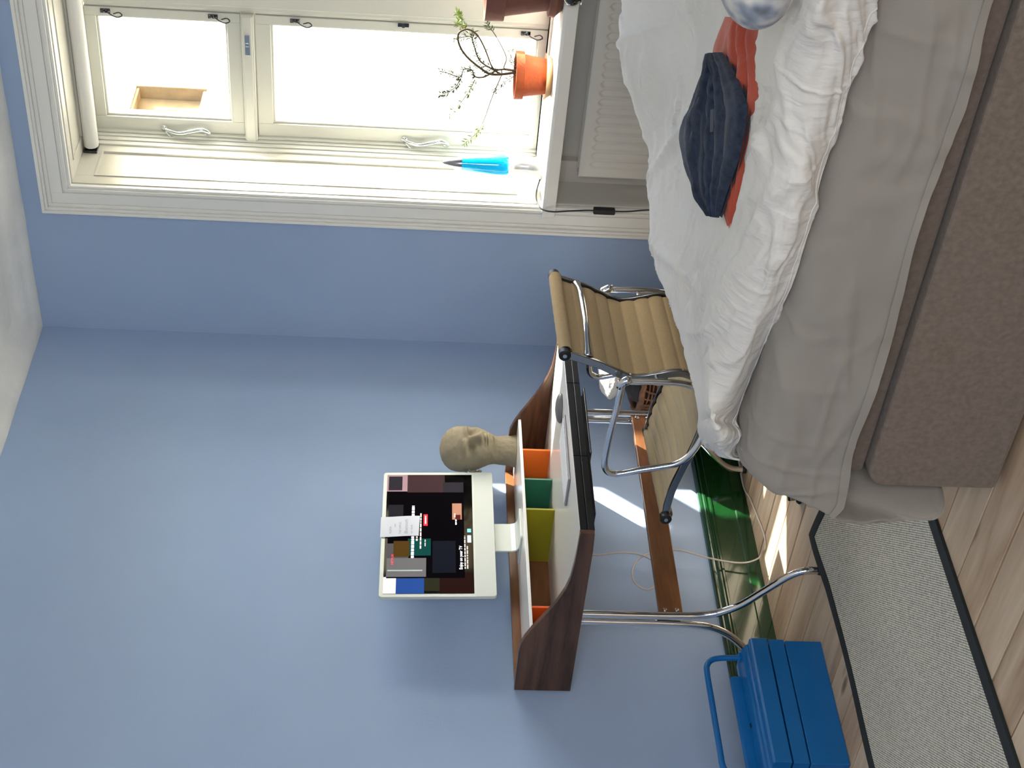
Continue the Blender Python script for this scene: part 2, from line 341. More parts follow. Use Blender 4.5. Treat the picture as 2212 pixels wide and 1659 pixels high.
# sill board with a nosing and the front apron
g = G(); g.prism([(-.030, ZS-.012), (-.026, ZS), (.42, ZS), (.42, ZS-.052), (-.018, ZS-.052), (-.022, ZS-.02)], 'y', JY2-.004, JY+.004)
g.prism([(-.036, ZS-.012), (-.032, ZS-.001), (.0, ZS-.001), (.0, ZS-.052), (-.028, ZS-.052)], 'y', JY2-.035, JY+.035)
obj('window_sill', g, M_TRIM, win, bevel=.002)
# outer frame in stepped profile
g = G(); PY, PY2 = -1.262, -1.398     # centre post edges
CY = (JY+JY2)/2
def frame(a0, a1, xa, xb):
    g.box(xa, xb, JY-a1, JY-a0, ZS, ZH); g.box(xa, xb, JY2+a0, JY2+a1, ZS, ZH); g.box(xa, xb, JY2+a1, JY-a1, ZH-a1, ZH-a0)
    g.box(xa, xb, JY2+a1, JY-a1, ZS, ZS+max(.008, a1-.045))
frame(0, .014, .262, WX); frame(.014, .020, .285, WX); frame(.020, .026, .306, WX); frame(.026, .036, .322, WX)
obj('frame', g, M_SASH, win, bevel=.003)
def wobj(name, g, *a, **k):
    # joinery set 52 mm deeper into the wall and 1.3 % larger about the middle of the window
    g.v = [(q[0]+.052, (q[1]+1.33)*1.013-1.2978, (q[2]-1.63)*1.013+1.6346) for q in g.v]; return obj(name, g, *a, **k)
PL, PR = CY+.070, CY-.070
g = G(); g.box(.276, .38, PR+.012, PL-.012, ZS+.01, ZH-.06); g.box(.286, .38, PR, PL, ZS+.01, ZH-.06); g.box(.268, .276, PR+.03, PL-.03, ZS+.01, ZH-.06)
wobj('centre_post', g, M_SASH, win, bevel=.003)
ZT0, ZT1 = 1.842, 1.888
for ya, yb in ((PL, JY-.052), (JY2+.052, PR)):
    g = G(); g.box(.262, .36, ya, yb, ZT0, ZT1); g.box(.256, .262, ya+.0, yb, ZT0+.006, ZT1-.006)
    tr = wobj('transom', g, M_SASH, win, bevel=.004)
    yc = ya+.10 if ya == PL else yb-.10
    wobj('latch_plate', G().box(.250, .256, yc-.03, yc+.05, ZT0+.014, ZT0+.032).box(.246, .25, yc+.0, yc+.012, ZT0+.017, ZT0+.03), M_ALU, tr, bevel=.001)
def scroll_handle(yc, zt, s, par):
    g = G()
    pts = cr([(.272, yc, zt), (.262, yc+s*.004, zt-.02), (.258, yc+s*.010, zt-.055), (.256, yc-s*.002, zt-.10), (.258, yc-s*.010, zt-.14), (.262, yc+s*.002, zt-.165), (.266, yc+s*.012, zt-.16), (.268, yc+s*.010, zt-.148)], 6)
    rr = [.0055+.0035*math.sin(PI*i/(len(pts)-1)) for i in range(len(pts))]
    g.tube(pts, rr, 10); g.lathe([(.012, 0), (.013, .004), (.009, .010)], (.286-.014, yc, zt+.002), 16, 'x')
    g.tube(cr([(.268, yc+s*.008, zt-.004), (.264, yc+s*.030, zt-.024), (.268, yc+s*.034, zt-.045)], 6), .005, 8)
    return wobj('scroll_handle', g, M_WHM, par, smooth=True)
M_WHM = mat('pale_chrome', 'd6dad6', rough=.16, metal=.85)
def stay_hook(yc, zt, s, par):
    g = G(); g.box(.278, .288, yc-.006, yc+.008, zt-.022, zt+.012)
    g.tube([(.278, yc, zt), (.262, yc-s*.004, zt-.004), (.258, yc-s*.010, zt+.004)], .004, 8)
    g.tube(cr([(.272, yc, zt-.012), (.266, yc+s*.010, zt-.03), (.264, yc+s*.016, zt-.05), (.264, yc+s*.008, zt-.066), (.266, yc-s*.002, zt-.056), (.266, yc+s*.004, zt-.036)], 5), .0024, 8)
    return wobj('stay_hook', g, M_DARKALU, par, smooth=True)
for side in (1, -1):
    yo = (JY-.073) if side == 1 else (JY2+.060)    # outer stile edge
    yi = (PL+.004) if side == 1 else (PR-.004)     # at the centre post
    for (z0, z1, top) in ((ZT1+.003, ZH-.056, True), (ZS+.012, ZT0-.003, False)):
        lo, hi = min(yo, yi), max(yo, yi); st = .055
        if side == 1: sl, sh = .034, .056       # stile widths next to post / jamb
        else: sl, sh = .056, .034
        g = G()
        gz0, gz1 = z0+(.048 if top else .034), z1-(.040 if top else .056)
        g.box(.284, .330, lo, lo+sl, z0, z1); g.box(.284, .330, hi-sh, hi, z0, z1); g.box(.284, .330, lo+sl, hi-sh, z0, gz0); g.box(.284, .330, lo+sl, hi-sh, gz1, z1)
        b = .008
        for q in ((lo+sl, lo+sl+b, gz0, gz1), (hi-sh-b, hi-sh, gz0, gz1)): g.box(.294, .330, q[0], q[1], q[2], q[3])
        g.box(.294, .330, lo+sl+b, hi-sh-b, gz0, gz0+b); g.box(.294, .330, lo+sl+b, hi-sh-b, gz1-b, gz1)
        sa = wobj('sash', g, M_SASH, win, bevel=.002)
        wobj('pane', G().box(.312, .315, lo+sl+.002, hi-sh-.002, gz0+.002, gz1-.002), M_GLASS, sa)
        yh = yo-side*.020
        if top:
            scroll_handle(yh, 2.19, side, sa); stay_hook(yi+side*.012, 2.372, side, sa); stay_hook(yi+side*.012, 1.992, side, sa)
        else:
            scroll_handle(yh, 1.285, side, sa); stay_hook(yi+side*.012, 1.70, side, sa)
            wobj('hinge_plate', G().box(.276, .284, yi+side*.006-.006, yi+side*.006+.006, 1.285, 1.325).box(.268, .276, yi-.003+side*.008, yi+.003+side*.008, 1.30, 1.31), M_DARKALU, sa, bevel=.001)
            stay_hook(yi+side*.012, .865, side, sa)

# radiator recess below the sill
g = G(); g.box(.0, .20, JY-.010, JY, 0, ZS-.052); g.box(0, .20, JY2, JY2+.01, 0, ZS-.052); g.box(.185, .20, JY2, JY, 0, ZS-.052)
g.box(.150, .185, JY-.105, JY-.01, 0, ZS-.052); g.box(.15, .185, JY2+.01, JY2+.105, 0, ZS-.052)
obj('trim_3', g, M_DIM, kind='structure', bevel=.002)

# ------------------------------------------------------------------ radiator
rad = thing('radiator', 'white ribbed panel radiator below the window sill', 'radiator', (.06, -1.32, .1))
y0, y1, z0, z1 = -1.86, -.785, .10, .635
NY = 1075//4; rows = []
zl = [z0, z0+.004]+[z0+.03+i*.005 for i in range(0, 6)]+[z0+.08, z0+.2, z0+.3, .52]+[.545+i*.004 for i in range(0, 16)]+[z1-.004, z1]
for z in zl:
    row = []
    for i in range(NY+1):
        y = y0+(y1-y0)*i/NY; ph = ((y-y1)/.0375) % 1.0; d = abs(ph-.5)*2          # 0 at the middle of a rib
        top = .598-.018*d; bot = z0+.035+.018*d
        a = max(0, min(1, (.80-d)/.14))*max(0, min(1, (top-z)/.006))*max(0, min(1, (z-bot)/.006))
        edge = min(1, min(z-z0, z1-z, y-y0, y1-y)/.004) if min(y-y0, y1-y, z-z0, z1-z) >= 0 else 0
        if y > y1-.035 or y < y0+.035: a = 0
        row.append((.045-.004*edge+.006*a, y, z))
    rows.append(row)
M_RAD = mat('radiator_enamel', 'd6d4cc', rough=.35)
obj('front_panel', G().grid(rows), M_RAD, rad, smooth=True, autos=60)
obj('back_panel', G().box(.10, .108, y0, y1, z0, z1), M_RAD, rad, bevel=.003)
g = G()
for i in range(60): g.box(.05, .10, y0+.02+i*.0175, y0+.0225+i*.0175, z0+.02, z1-.03)
obj('convector_fins', g, M_RAD, rad, stuff=True)
for yy in (y0, y1-.003): obj('side_cover', G().box(.045, .105, yy, yy+.003, z0, z1), M_RAD, rad)
for yy in (y0+.15, y1-.15): obj('wall_bracket', G().box(.106, .187, yy-.015, yy+.015, z0+.05, z1-.05), M_RAD, rad)
obj('supply_pipe', G().tube([(.075, y1-.03, z0+.02), (.075, y1-.03, 0)], .008, 10), M_RAD, rad)

# ------------------------------------------------------------------ roller blind
bl = thing('roller_blind', 'white rolled-up roller blind at the top of the window', 'blind', (.225, -1.3, 2.465))
obj('roller', G().lathe([(.026, 0), (.0275, .004), (.0275, JY-JY2-.056), (.026, JY-JY2-.052)], (.225, JY2+.026, 2.463), 28, 'y'), mat('blind_fabric', 'e0e0dc', rough=.7, bump=.1, bscale=200), bl, smooth=True, autos=40)
g = G(); g.box(.20, .256, JY-.018, JY-.0065, 2.44, 2.49); g.lathe([(.009, 0), (.009, .02)], (.225, JY-.028, 2.463), 14, 'y'); obj('bracket', g, M_DARKALU, bl)
g = G(); g.box(.20, .256, JY2+.0065, JY2+.018, 2.44, 2.49); obj('bracket', g, M_DARKALU, bl)

# ------------------------------------------------------------------ courtyard outside
bd_ = thing('facade', 'sunlit pale rendered house wall across the courtyard with a stone window niche', 'building', (18, 8, -8))
def F(x, z): return (-4.677+(x+4.677)*2.224, 1.2777+(z-1.2777)*2.224)
nx0, nz0 = F(4.19, 2.66); nx1, nz1 = F(4.50, 3.14)
wx0 = nx0-1.1
g = G(); g.box(4.5, wx0, 8, 8.5, -8, 13); g.box(nx1, 34, 8, 8.5, -8, 13); g.box(wx0, nx1, 8, 8.5, -8, nz0); g.box(wx0, nx1, 8, 8.5, nz1, 13)
obj('wall', g, M_FAC, bd_)
g = G()
def rough_block(x0, x1, y0, y1, z0, z1, seed):
    gg = []
    for q in range(1): pass
g.box(nx1-.03, nx1+.001, 7.99, 8.36, nz0-.02, nz1+.02); g.box(nx1-.36, nx1-.03, 8.20, 8.36, nz0, nz1); g.box(wx0, nx1-.03, 8.02, 8.36, nz1-.05, nz1); g.box(wx0, nx1-.03, 8.02, 8.36, nz0, nz0+.06)
obj('stone_surround', g, M_FACB, bd_, bevel=.03)
g = G(); g.box(wx0, nx1-.30, 8.36, 8.42, nz0+.06, nz0+.13); g.box(nx1-.36, nx1-.30, 8.36, 8.42, nz0+.06, nz1-.14); g.box(wx0, nx1-.3, 8.36, 8.42, nz1-.2, nz1-.14)
wf = obj('window_frame', g, M_TRIM, bd_)
obj('pane', G().box(wx0, nx1-.36, 8.39, 8.40, nz0+.13, nz1-.2), mat('dull_glass', '3a3e3e', rough=.6), wf)
gr_ = obj('ground', G().box(.4, 60, -60, 40, -8.1, -8.0), mat('courtyard_paving', '9a958c', rough=.9, bump=.3, bscale=3), kind='structure')

# ------------------------------------------------------------------ desk
DX0, DX1 = -1.745, -.755
desk = thing('writing_desk', 'walnut-sided writing desk with white top, coloured dividers and chrome legs', 'desk', (-1.25, -.36, 0))
prof = [(-.014, .877), (-.20, .878), (-.235, .875), (-.27, .864), (-.31, .846), (-.348, .826), (-.395, .802), (-.44, .781), (-.49, .763), (-.535, .753), (-.60, .747), (-.66, .745), (-.734, .744), (-.734, .702), (-.66, .699), (-.40, .699), (-.014, .699)]
for xa in (DX0, DX1-.018):
    obj('side_panel', G().prism(prof, 'x', xa, xa+.018), M_WAL, desk, bevel=.0015)
obj('back_panel', G().box(DX0+.018, DX1-.018, -.030, -.014, .700, .8765), M_WALX, desk, bevel=.001)
obj('desktop', G().box(DX0+.018, DX1-.018, -.727, -.030, .736, .7435), M_LAM, desk, bevel=.001)
obj('upper_shelf', G().box(DX0+.018, DX1-.018, -.290, -.052, .840, .850), M_LAM, desk, bevel=.001)
for x, c in ((-.919, 'f0702a'), (-1.064, '2f6e58'), (-1.206, '8f8a1e'), (-1.630, 'e2561f')):
    obj('divider', G().box(x-.004, x+.004, -.282, -.031, .7435, .840), mat('divider_'+c, c, rough=.35), desk, bevel=.0008,
        label={'f0702a': 'orange divider', '2f6e58': 'dark green divider', '8f8a1e': 'olive yellow divider', 'e2561f': 'red-orange divider'}[c])
# drawers: two black fronts with a pull lip and runners
XM = -1.25
obj('apron', G().box(DX0+.018, DX1-.018, -.715, -.30, .7005, .7355), M_BLACK, desk)
for xa, xb in ((DX0+.020, -1.420), (-1.417, -1.083), (-1.080, DX1-.020)):
    dr = obj('drawer', G().box(xa, xb, -.732, -.716, .7225, .7425).box(xa, xb, -.732, -.716, .700, .7195).box(xa, xb, -.728, -.714, .7195, .7225), M_BLACK, desk, bevel=.001)
g = G(); g.box(-1.65, -1.13, -.722, -.45, .690, .6995); g.box(-1.40, -1.10, -.728, -.45, .684, .690)
obj('pencil_tray', g, M_BLACK, desk, bevel=.002)
LEGF = [(-.350, .70), (-.350, .60), (-.350, .50), (-.351, .42), (-.354, .35), (-.364, .294), (-.385, .25), (-.415, .21), (-.476, .155), (-.528, .110), (-.556, .078), (-.570, .045), (-.571, .012)]
for lx in (-1.712, -.790):
    for s in (1, -1):
        pts = cr([(lx, (y if s == 1 else -.666-y), z) for y, z in LEGF], 6)
        g = G().tube(pts, .0118, 16)
        lg = obj('leg', g, M_CHROME, desk, smooth=True, autos=60)
        yf = -.571 if s == 1 else -.666+.571
        obj('foot_glide', G().lathe([(.0135, .0), (.0140, .006), (.0125, .012), (.0118, .014)], (lx, yf, 0), 20), M_RUB, lg, smooth=True)
obj('stretcher', G().box(-1.703, -.800, -.352, -.334, .383, .457), M_WALX, desk, bevel=.003)
for lx in (-1.690, -.812):
    for z in (.401, .438):
        obj('screw', G().lathe([(.0075, 0), (.0075, -.002), (.004, -.0035), (.003, -.0025)], (lx, -.352, z), 14, 'y'), M_ALU, desk, smooth=True)

# ------------------------------------------------------------------ computer
MX, MY, MZ, MYAW, MT = -1.216, -.170, 1.1265, math.radians(2.45), math.radians(-2.6)
mon = thing('computer_monitor', 'white all-in-one computer on the desk shelf with a dark screen and a taped note', 'computer', (MX, MY, .850), rot=MYAW, local=True)
w, h = .595, .378; ZB = MZ-.850
def ML(u, v, d):
    """panel frame (u right, v up, d towards the viewer) to the frame of the thing"""
    return (u, -d*math.cos(MT)-(-v)*0-v*math.sin(MT)*-1*-1, ZB+v*math.cos(MT)-d*math.sin(MT)*-1*-1)
def mq(g, u0_, u1_, v0_, v1_, d, th=.0004):
    c = [(a, b, e) for a in (u0_, u1_) for e in (d-th, d) for b in (v0_, v1_)]
    vs = [ML(*p) for p in c]
    return g.add(vs, [(0, 1, 3, 2), (4, 6, 7, 5), (0, 4, 5, 1), (2, 3, 7, 6), (0, 2, 6, 4), (1, 5, 7, 3)])
def rrect(a, b, c, d, r, n=6):
    o = []
    for cx, cy, s in ((b-r, d-r, 0), (a+r, d-r, 1), (a+r, c+r, 2), (b-r, c+r, 3)):
        for i in range(n+1):
            t = (s+i/n)*PI/2; o.append((cx+r*math.cos(t), cy+r*math.sin(t)))
    return o
def mprism(g, poly, d0, d1):
    n = len(poly); vs = [ML(p[0], p[1], d0) for p in poly]+[ML(p[0], p[1], d1) for p in poly]
    return g.add(vs, [tuple(range(n))[::-1], tuple(range(n, 2*n))]+[(i, (i+1) % n, n+(i+1) % n, n+i) for i in range(n)])
obj('housing', mprism(G(), rrect(-w/2, w/2, -h/2, h/2, .012), -.0115, 0), M_WHPL, mon, bevel=.0012)
obj('chin', mprism(G(), rrect(-w/2+.001, w/2-.001, -h/2+.001, -h/2+.066, .010), 0, .0006), mat('silver_chin', 'c3cac6', rough=.35), mon)
sv0, sv1 = -h/2+.072, h/2-.013; su0, su1 = -w/2+.014, w/2-.014
scr = obj('screen', mq(G(), su0, su1, sv0, sv1, .0010, .0010), mat('screen_glass', '030305', rough=.06, spec=.06), mon)
SW, SH = su1-su0, sv1-sv0
def E_(name, c, e): return mat(name, c, rough=.5, emit=e, spec=.0)
def sq(name, a, b, c, d, m, dd): return obj(name, mq(G(), su0+a*SW, su0+b*SW, sv1-d*SH, sv1-c*SH, dd, .0002), m, scr)
# a,b: fraction from the left; c,d: fraction from the top.  wallpaper strips, browser window and its blocks
sq('wallpaper', 0, .13, .0, .14, E_('screen_pale', 'c9bfc0', .42), .0013)
sq('wallpaper', 0, .12, .14, .45, E_('screen_blue', '23407c', .35), .0013)
sq('wallpaper', .85, 1, 0, .24, E_('screen_mauve', '94787e', .30), .0013)
sq('wallpaper', .72, 1, .24, .68, E_('screen_brown', '3c2c2e', .22), .0013)
sq('wallpaper', .02, .14, .45, .62, E_('screen_olive', '2b2b1e', .20), .0013)
sq('wallpaper', .0, .16, .62, 1, E_('screen_rust', '241412', .20), .0013)
for (a, b, c, d) in ((.86, .985, .02, .18), (.80, .93, .66, .90)): sq('wallpaper', a, b, c, d, E_('screen_dusk', '2d2a30', .22), .00145)

sq('browser_window', .12, .84, .03, .90, E_('screen_black', '0a080b', .18), .0016)
sq('page_panel', .13, .28, .03, .47, E_('screen_grey', '5c5a5c', .36), .0019)
sq('page_panel', .245, .40, .03, .27, E_('screen_slate', '4a474b', .30), .0018)
sq('page_panel', .29, .42, .10, .28, E_('screen_film', '453216', .32), .0021)
sq('page_panel', .30, .44, .26, .52, E_('screen_teal', '0f3a36', .35), .0018)
sq('page_panel', .16, .42, .54, .80, E_('screen_navy', '15171f', .26), .0018)
sq('page_panel', .60, .73, .03, .20, E_('screen_charcoal', '232126', .30), .0020)
sq('red_button', .548, .645, .435, .482, E_('screen_red', 'd92a30', .8), .0022)
sq('thumbnail', .60, .74, .765, .875, E_('screen_sepia', '9c6f5c', .40), .0022)
sq('thumbnail', .60, .64, .80, .86, E_('screen_sepia2', '4b1c1c', .40), .0024)
sq('menu_bar_line', .175, .185, .04, .43, E_('screen_line', '8f9a98', .4), .0022)
for i, (a, c) in enumerate(((.49, '62b4d8'), (.435, '9ab4e8'), (.405, 'b8c8dc'))):
    sq('dock_icon', a, a+.030, .935, .978, E_('screen_icon%d' % i, c, .7), .0022)
def text(name, s, u, v, size, m, par, dd, width=None, align='LEFT', space=1.0, shear=0, xs=1):
    c = bpy.data.curves.new(name, 'FONT'); c.body = s; c.size = size; c.align_x = align; c.space_character = space; c.shear = shear; c.resolution_u = 2
    t = bpy.data.objects.new(name, c); COL.objects.link(t); bpy.context.view_layer.update()
    me = bpy.data.meshes.new_from_object(t.evaluated_get(bpy.context.evaluated_depsgraph_get())); bpy.data.objects.remove(t)
    xsn = [q.co.x for q in me.vertices] or [0]; k = (width/(max(xsn)-min(xsn))) if width else 1
    for q in me.vertices: q.co = Vector(ML(u+q.co.x*k, v+q.co.y, dd))
    me.materials.clear(); me.materials.append(m)
    o = bpy.data.objects.new(name, me); COL.objects.link(o); o.parent = par; BASE[o] = Vector((0, 0, 0)); return o
M_TXT = E_('screen_white', 'f2f2f2', 1.0); M_TXG = E_('screen_grey_text', 'a8a4a0', .6); M_TXR = E_('screen_red_text', 'd23a44', .7)
def tx(s, a, c, size, m, wd, n='screen_text', dd=.0026): return text(n, s, su0+a*SW, sv1-c*SH, size, m, scr, dd, wd*SW)
tx('Enjoy on your TV', .185, .905-.03, .0150, M_TXT, .19)
def dashes(a, b, c, hh, m, seed):
    """small print too fine to read: a row of short dashes"""
    rr = random.Random(seed); g = G(); x = a
    while x < b:
        wd = min(rr.uniform(.012, .035), b-x); mq(g, su0+x*SW, su0+(x+wd)*SW, sv1-(c+hh)*SH, sv1-c*SH, .0026, .0001); x += wd+.006
    return obj('small_print', g, m, scr)
dashes(.19, .46, .918-.02, .014, M_TXG, 1); dashes(.19, .375, .945-.02, .014, M_TXG, 2)
dashes(.28, .72, .300, .030, M_TXT, 3); dashes(.42, .60, .350, .022, M_TXG, 4); dashes(.355, .655, .395, .018, M_TXG, 5)
dashes(.375, .43, .45, .012, M_TXG, 6); dashes(.62, .65, .79, .010, M_TXT, 8); dashes(.555, .60, .80, .014, M_TXT, 9)
dashes(.565, .63, .452, .013, M_TXT, 10)
tx('NETFLIX', .225, .105, .0110, M_TXR, .085)
# note taped over the top edge
g = G()
rows = []
nu0, nu1 = -.028, .068
for i in range(13):
    t = i/12; v = h/2+.003-t*.128; d = .0035+.004*math.sin(t*PI)*t+.004*t*t
    rows.append([ML(nu0+(nu1-nu0)*j/6+.002*t, v-.003*t*(j/6), d+.0012*math.sin(j/6*PI)) for j in range(7)])
g.grid(rows); g.grid([[ (p[0], p[1]+.0004, p[2]) for p in r] for r in rows])
note = thing('paper_note', 'small white handwritten paper note hanging over the monitor top', 'note', (MX, MY, .850), rot=MYAW, local=True)
obj('paper', g, mat('note_paper', 'dde2ec', rough=.8), note, smooth=True)
M_INK = mat('pencil_ink', '9aa0ac', rough=.9)
for s, a, v, wd, sz in (('ALEXA', .005, .155, .034, .011), ('use', .036, .141, .015, .010), ('THE OFFICE', .004, .123, .056, .010), ('Bluetooth', .001, .101, .066, .016), ('on desk', .001, .085, .042, .010)):
    text('handwriting', s, nu0+.004+a, v, sz, M_INK, note, .0150 if v < .11 else .0105, wd)
# stand and base
g = G()
sp = []
zt = ZB-.10
for (y, z) in ((.030, zt+.05), (.020, ZB-h/2+.02), (.018, ZB-h/2-.01), (.016, .030), (.012, .016), (.0, .008), (-.02, .0062)): sp.append((y, z))
rows = [[(x, y+(.0), z) for x in (-.065, .065)] for y, z in sp]; rows2 = [[(x, y+.006, z-.001) for x in (-.065, .065)] for y, z in sp]
n = len(sp); vs = [p for r in rows for p in r]+[p for r in rows2 for p in r]; fs = []
for i in range(n-1):
    fs += [(2*i, 2*i+1, 2*i+3, 2*i+2), (2*n+2*i, 2*n+2*i+2, 2*n+2*i+3, 2*n+2*i+1), (2*i, 2*i+2, 2*n+2*i+2, 2*n+2*i), (2*i+1, 2*n+2*i+1, 2*n+2*i+3, 2*i+3)]
fs += [(0, 2*n, 2*n+1, 1), (2*n-2, 2*n-1, 4*n-1, 4*n-2)]
g.add(vs, fs); obj('stand', g, M_WHPL, mon, bevel=.001)
obj('base_plate', G().prism(rrect(-.072, .072, -.055, .075, .008), 'z', .0, .006), M_WHPL, mon, bevel=.001)

# keyboard and mouse
kb = thing('keyboard', 'slim white compact keyboard lying on the desktop', 'keyboard', (-1.300, -.600, .7437), rot=math.radians(-3), local=True)
obj('case', G().box(-.140, .140, -.062, .062, 0, .007), mat('keyboard_case', '8e8a90', rough=.4), kb, bevel=.003)
MK = mat('white_key', 'e6e9ec', rough=.45)
for r in range(5):
    x = -.134; yk = .056-r*.0226
    for c in range(14 if r < 4 else 8):
        wk = .268/14-.002
        if r == 4: wk = .110 if c == 3 else (.268-.112)/7-.002
        obj('key', G().box(x, x+wk, yk-.0200, yk, .007, .0088), MK, kb); x += wk+.002
ms = thing('computer_mouse', 'dark grey oval mouse on the desktop right of the keyboard', 'mouse', (-1.062, -.605, .7437), local=True)
rows = []
for i in range(13):
    t = i/12*PI/2; rows.append([(.030*math.cos(t)*math.cos(a), .050*math.cos(t)*math.sin(a), .004+.018*math.sin(t)) for a in [2*PI*k/28 for k in range(28)]])
rows = [[(.028*math.cos(2*PI*k/28), .047*math.sin(2*PI*k/28), 0) for k in range(28)]]+rows
obj('shell', G().grid(rows, True), mat('grey_aluminium', '6d6c70', rough=.35), ms, smooth=True)
ms.rotation_euler = (0, 0, .72)

# ------------------------------------------------------------------ sculpted clay head
hd = thing('sculpted_head', 'grey clay sculpture of a bald head on a long neck, on the desk shelf', 'sculpture', (-.802, -.165, .850), rot=math.radians(-22), local=True)
def gs(x, m, s): return math.exp(-((x-m)/s)**2)
rows = []; NZ, NTH = 150, 132
# profile tables: height -> (centre offset forward, half width, front depth, back depth)
HZ = [0, .004, .02, .045, .065, .078, .088, .100, .115, .130, .150, .170, .190, .210, .230, .250, .262, .270, .2725]
HW = [.058, .058, .054, .050, .049, .049, .050, .054, .060, .066, .071, .074, .0755, .075, .071, .058, .041, .018, .001]
HF = [.052, .052, .046, .043, .043, .050, .070, .083, .088, .089, .088, .088, .089, .087, .080, .062, .043, .019, .001]
HB = [.062, .062, .057, .054, .053, .053, .055, .060, .068, .077, .087, .094, .098, .098, .092, .073, .050, .022, .001]
for i in range(NZ+1):
    z = .2725*i/NZ; w_ = np.interp(z, HZ, HW); f_ = np.interp(z, HZ, HF); b_ = np.interp(z, HZ, HB); row = []
    for k in range(NTH):
        a = 2*PI*k/NTH; ca, sa = math.cos(a), math.sin(a)       # a=0 faces forward (-y)
        d = f_ if ca > 0 else b_
        p = 2.25
        r = 1/((abs(ca)/d)**p+(abs(sa)/w_)**p)**(1/p)
        x_ = r*sa; ang = math.atan2(sa, ca)                      # signed angle from the nose
        if ca > 0:
            lat = r*sa
            nose = 1.15*gs(lat, 0, .0095+.006*gs(z, .128, .012))*(np.interp(z, [.118, .124, .130, .150, .168, .178], [0, .028, .034, .022, .009, 0]))
            nose += .010*gs(abs(lat), .013, .006)*gs(z, .129, .007)
            brow = .013*gs(z, .1825, .008)*gs(abs(lat), .026, .026)
            sock = -.024*gs(z, .166, .0105)*gs(abs(lat), .028, .013)
            lid = .0065*gs(z, .164, .006)*gs(abs(lat), .029, .010)
            cheek = .008*gs(z, .142, .015)*gs(abs(lat), .043, .014)
            lips = .010*gs(z, .1115, .0032)*gs(lat, 0, .017)+.010*gs(z, .1025, .0034)*gs(lat, 0, .014)-.009*gs(z, .107, .0018)*gs(lat, 0, .020)
            phil = -.004*gs(z, .118, .005)*gs(lat, 0, .004)
            chin = .008*gs(z, .0885, .007)*gs(lat, 0, .016)-.005*gs(z, .0965, .004)*gs(lat, 0, .016)
            fold = -.003*gs(abs(lat)-.6*(.128-z), .020, .004)*gs(z, .113, .014)
            r += nose+brow+sock+lid+cheek+lips+phil+chin+fold
        r += .0018*fbm((sa*3, ca*3, z*38), 4)
        row.append((r*sa, -r*ca, z))
    rows.append(row)
g = G(); g.grid(rows, True); g.f.append(tuple(range(NTH))[::-1]); g.mi.append(0)
obj('head_and_neck', g, M_STONE, hd, smooth=True)
for s in (-1, 1):
    g = G(); pts = []
    E0 = [(0, .012, .022), (0, .020, .030), (0, .022, .015), (0, .016, -.004), (0, .009, -.020), (0, .001, -.026), (0, -.004, -.018)]
    c = Vector((s*.073, .012, .150))
    g.tube(cr([c+Vector((s*.006+s*.004*(i in (1, 2, 3)), q[1], q[2])) for i, q in enumerate(E0)], 5), [.0035+.0025*math.sin(PI*i/30) for i in range(31)], 8)
    g.tube(cr([c+Vector((0, .004, .018)), c+Vector((s*.006, .012, .006)), c+Vector((s*.003, .004, -.010))], 6), .0042, 8)
    obj('ear', g, M_STONE, hd, smooth=True)

# ------------------------------------------------------------------ desk chair
CB = Vector((-1.457, -1.159, 0)); CR_ = Vector((.991, .133, 0)).normalized(); CF = Vector((-.133, .991, 0)).normalized()
CHW = .44
chair = thing('desk_chair', 'chrome-framed office chair with ribbed tan fabric seat and back at the desk', 'chair', tuple(CB+CF*.30+CR_*CHW/2))
def CP(f, z, r): return tuple(CB+CF*f+CR_*r+Vector((0, 0, z)))
RAIL = [(.0, .812), (.012, .77), (.030, .715), (.055, .66), (.070, .622), (.070, .585), (.060, .54), (.050, .50), (.050, .465), (.068, .428), (.105, .402), (.17, .388), (.25, .392), (.33, .410), (.39, .429), (.46, .447), (.52, .455), (.558, .455)]
RC = cr([(f, 0, z) for f, z in RAIL], 8)
def strip(r0_, r1_, thick, off, pts=RC):
    """flat bar following the rail curve, thick along the curve normal"""
    g = G(); n = len(pts); A = []
    for i, p in enumerate(pts):
        t = (pts[min(i+1, n-1)]-pts[max(i-1, 0)]).normalized(); nm = Vector((-t.z, 0, t.x))*-1
        A.append([p+nm*(off-thick/2), p+nm*(off+thick/2)])
    rows = [[CP(a[0].x, a[0].z, r0_), CP(a[0].x, a[0].z, r1_), CP(a[1].x, a[1].z, r1_), CP(a[1].x, a[1].z, r0_)] for a in A]
    g.grid(rows, True); g.f += [(0, 1, 2, 3), tuple((n-1)*4+k for k in (3, 2, 1, 0))]; g.mi += [0, 0]; return g
for s, r in ((-1, 0.0), (1, CHW)):
    ra = obj('side_rail', strip(r-.006, r+.006, .023, 0), M_RAIL, chair, smooth=True, autos=35, bevel=.002)
    a_, b_ = (r+.006, r+.010) if s == -1 else (r-.010, r-.006)
    obj('rail_channel', strip(a_, b_, .012, 0), M_RUB, ra)
    for (f, z) in ((-.004, .815), (.565, .455)):
        c = CP(f, z, r-.014*1 if s == -1 else r+.014)
        g = G(); d = CR_*(s)
        g.tube([Vector(c)-d*.020, Vector(c)+d*.002, Vector(c)+d*.004], [.0175, .0175, .0150], 24); obj('end_cap', g, M_RUB, ra, smooth=True, autos=40)
        g = G(); g.tube([Vector(c)+d*.003, Vector(c)+d*.006], [.007, .006], 16); obj('screw', g, M_ALU, ra, smooth=True, autos=40)
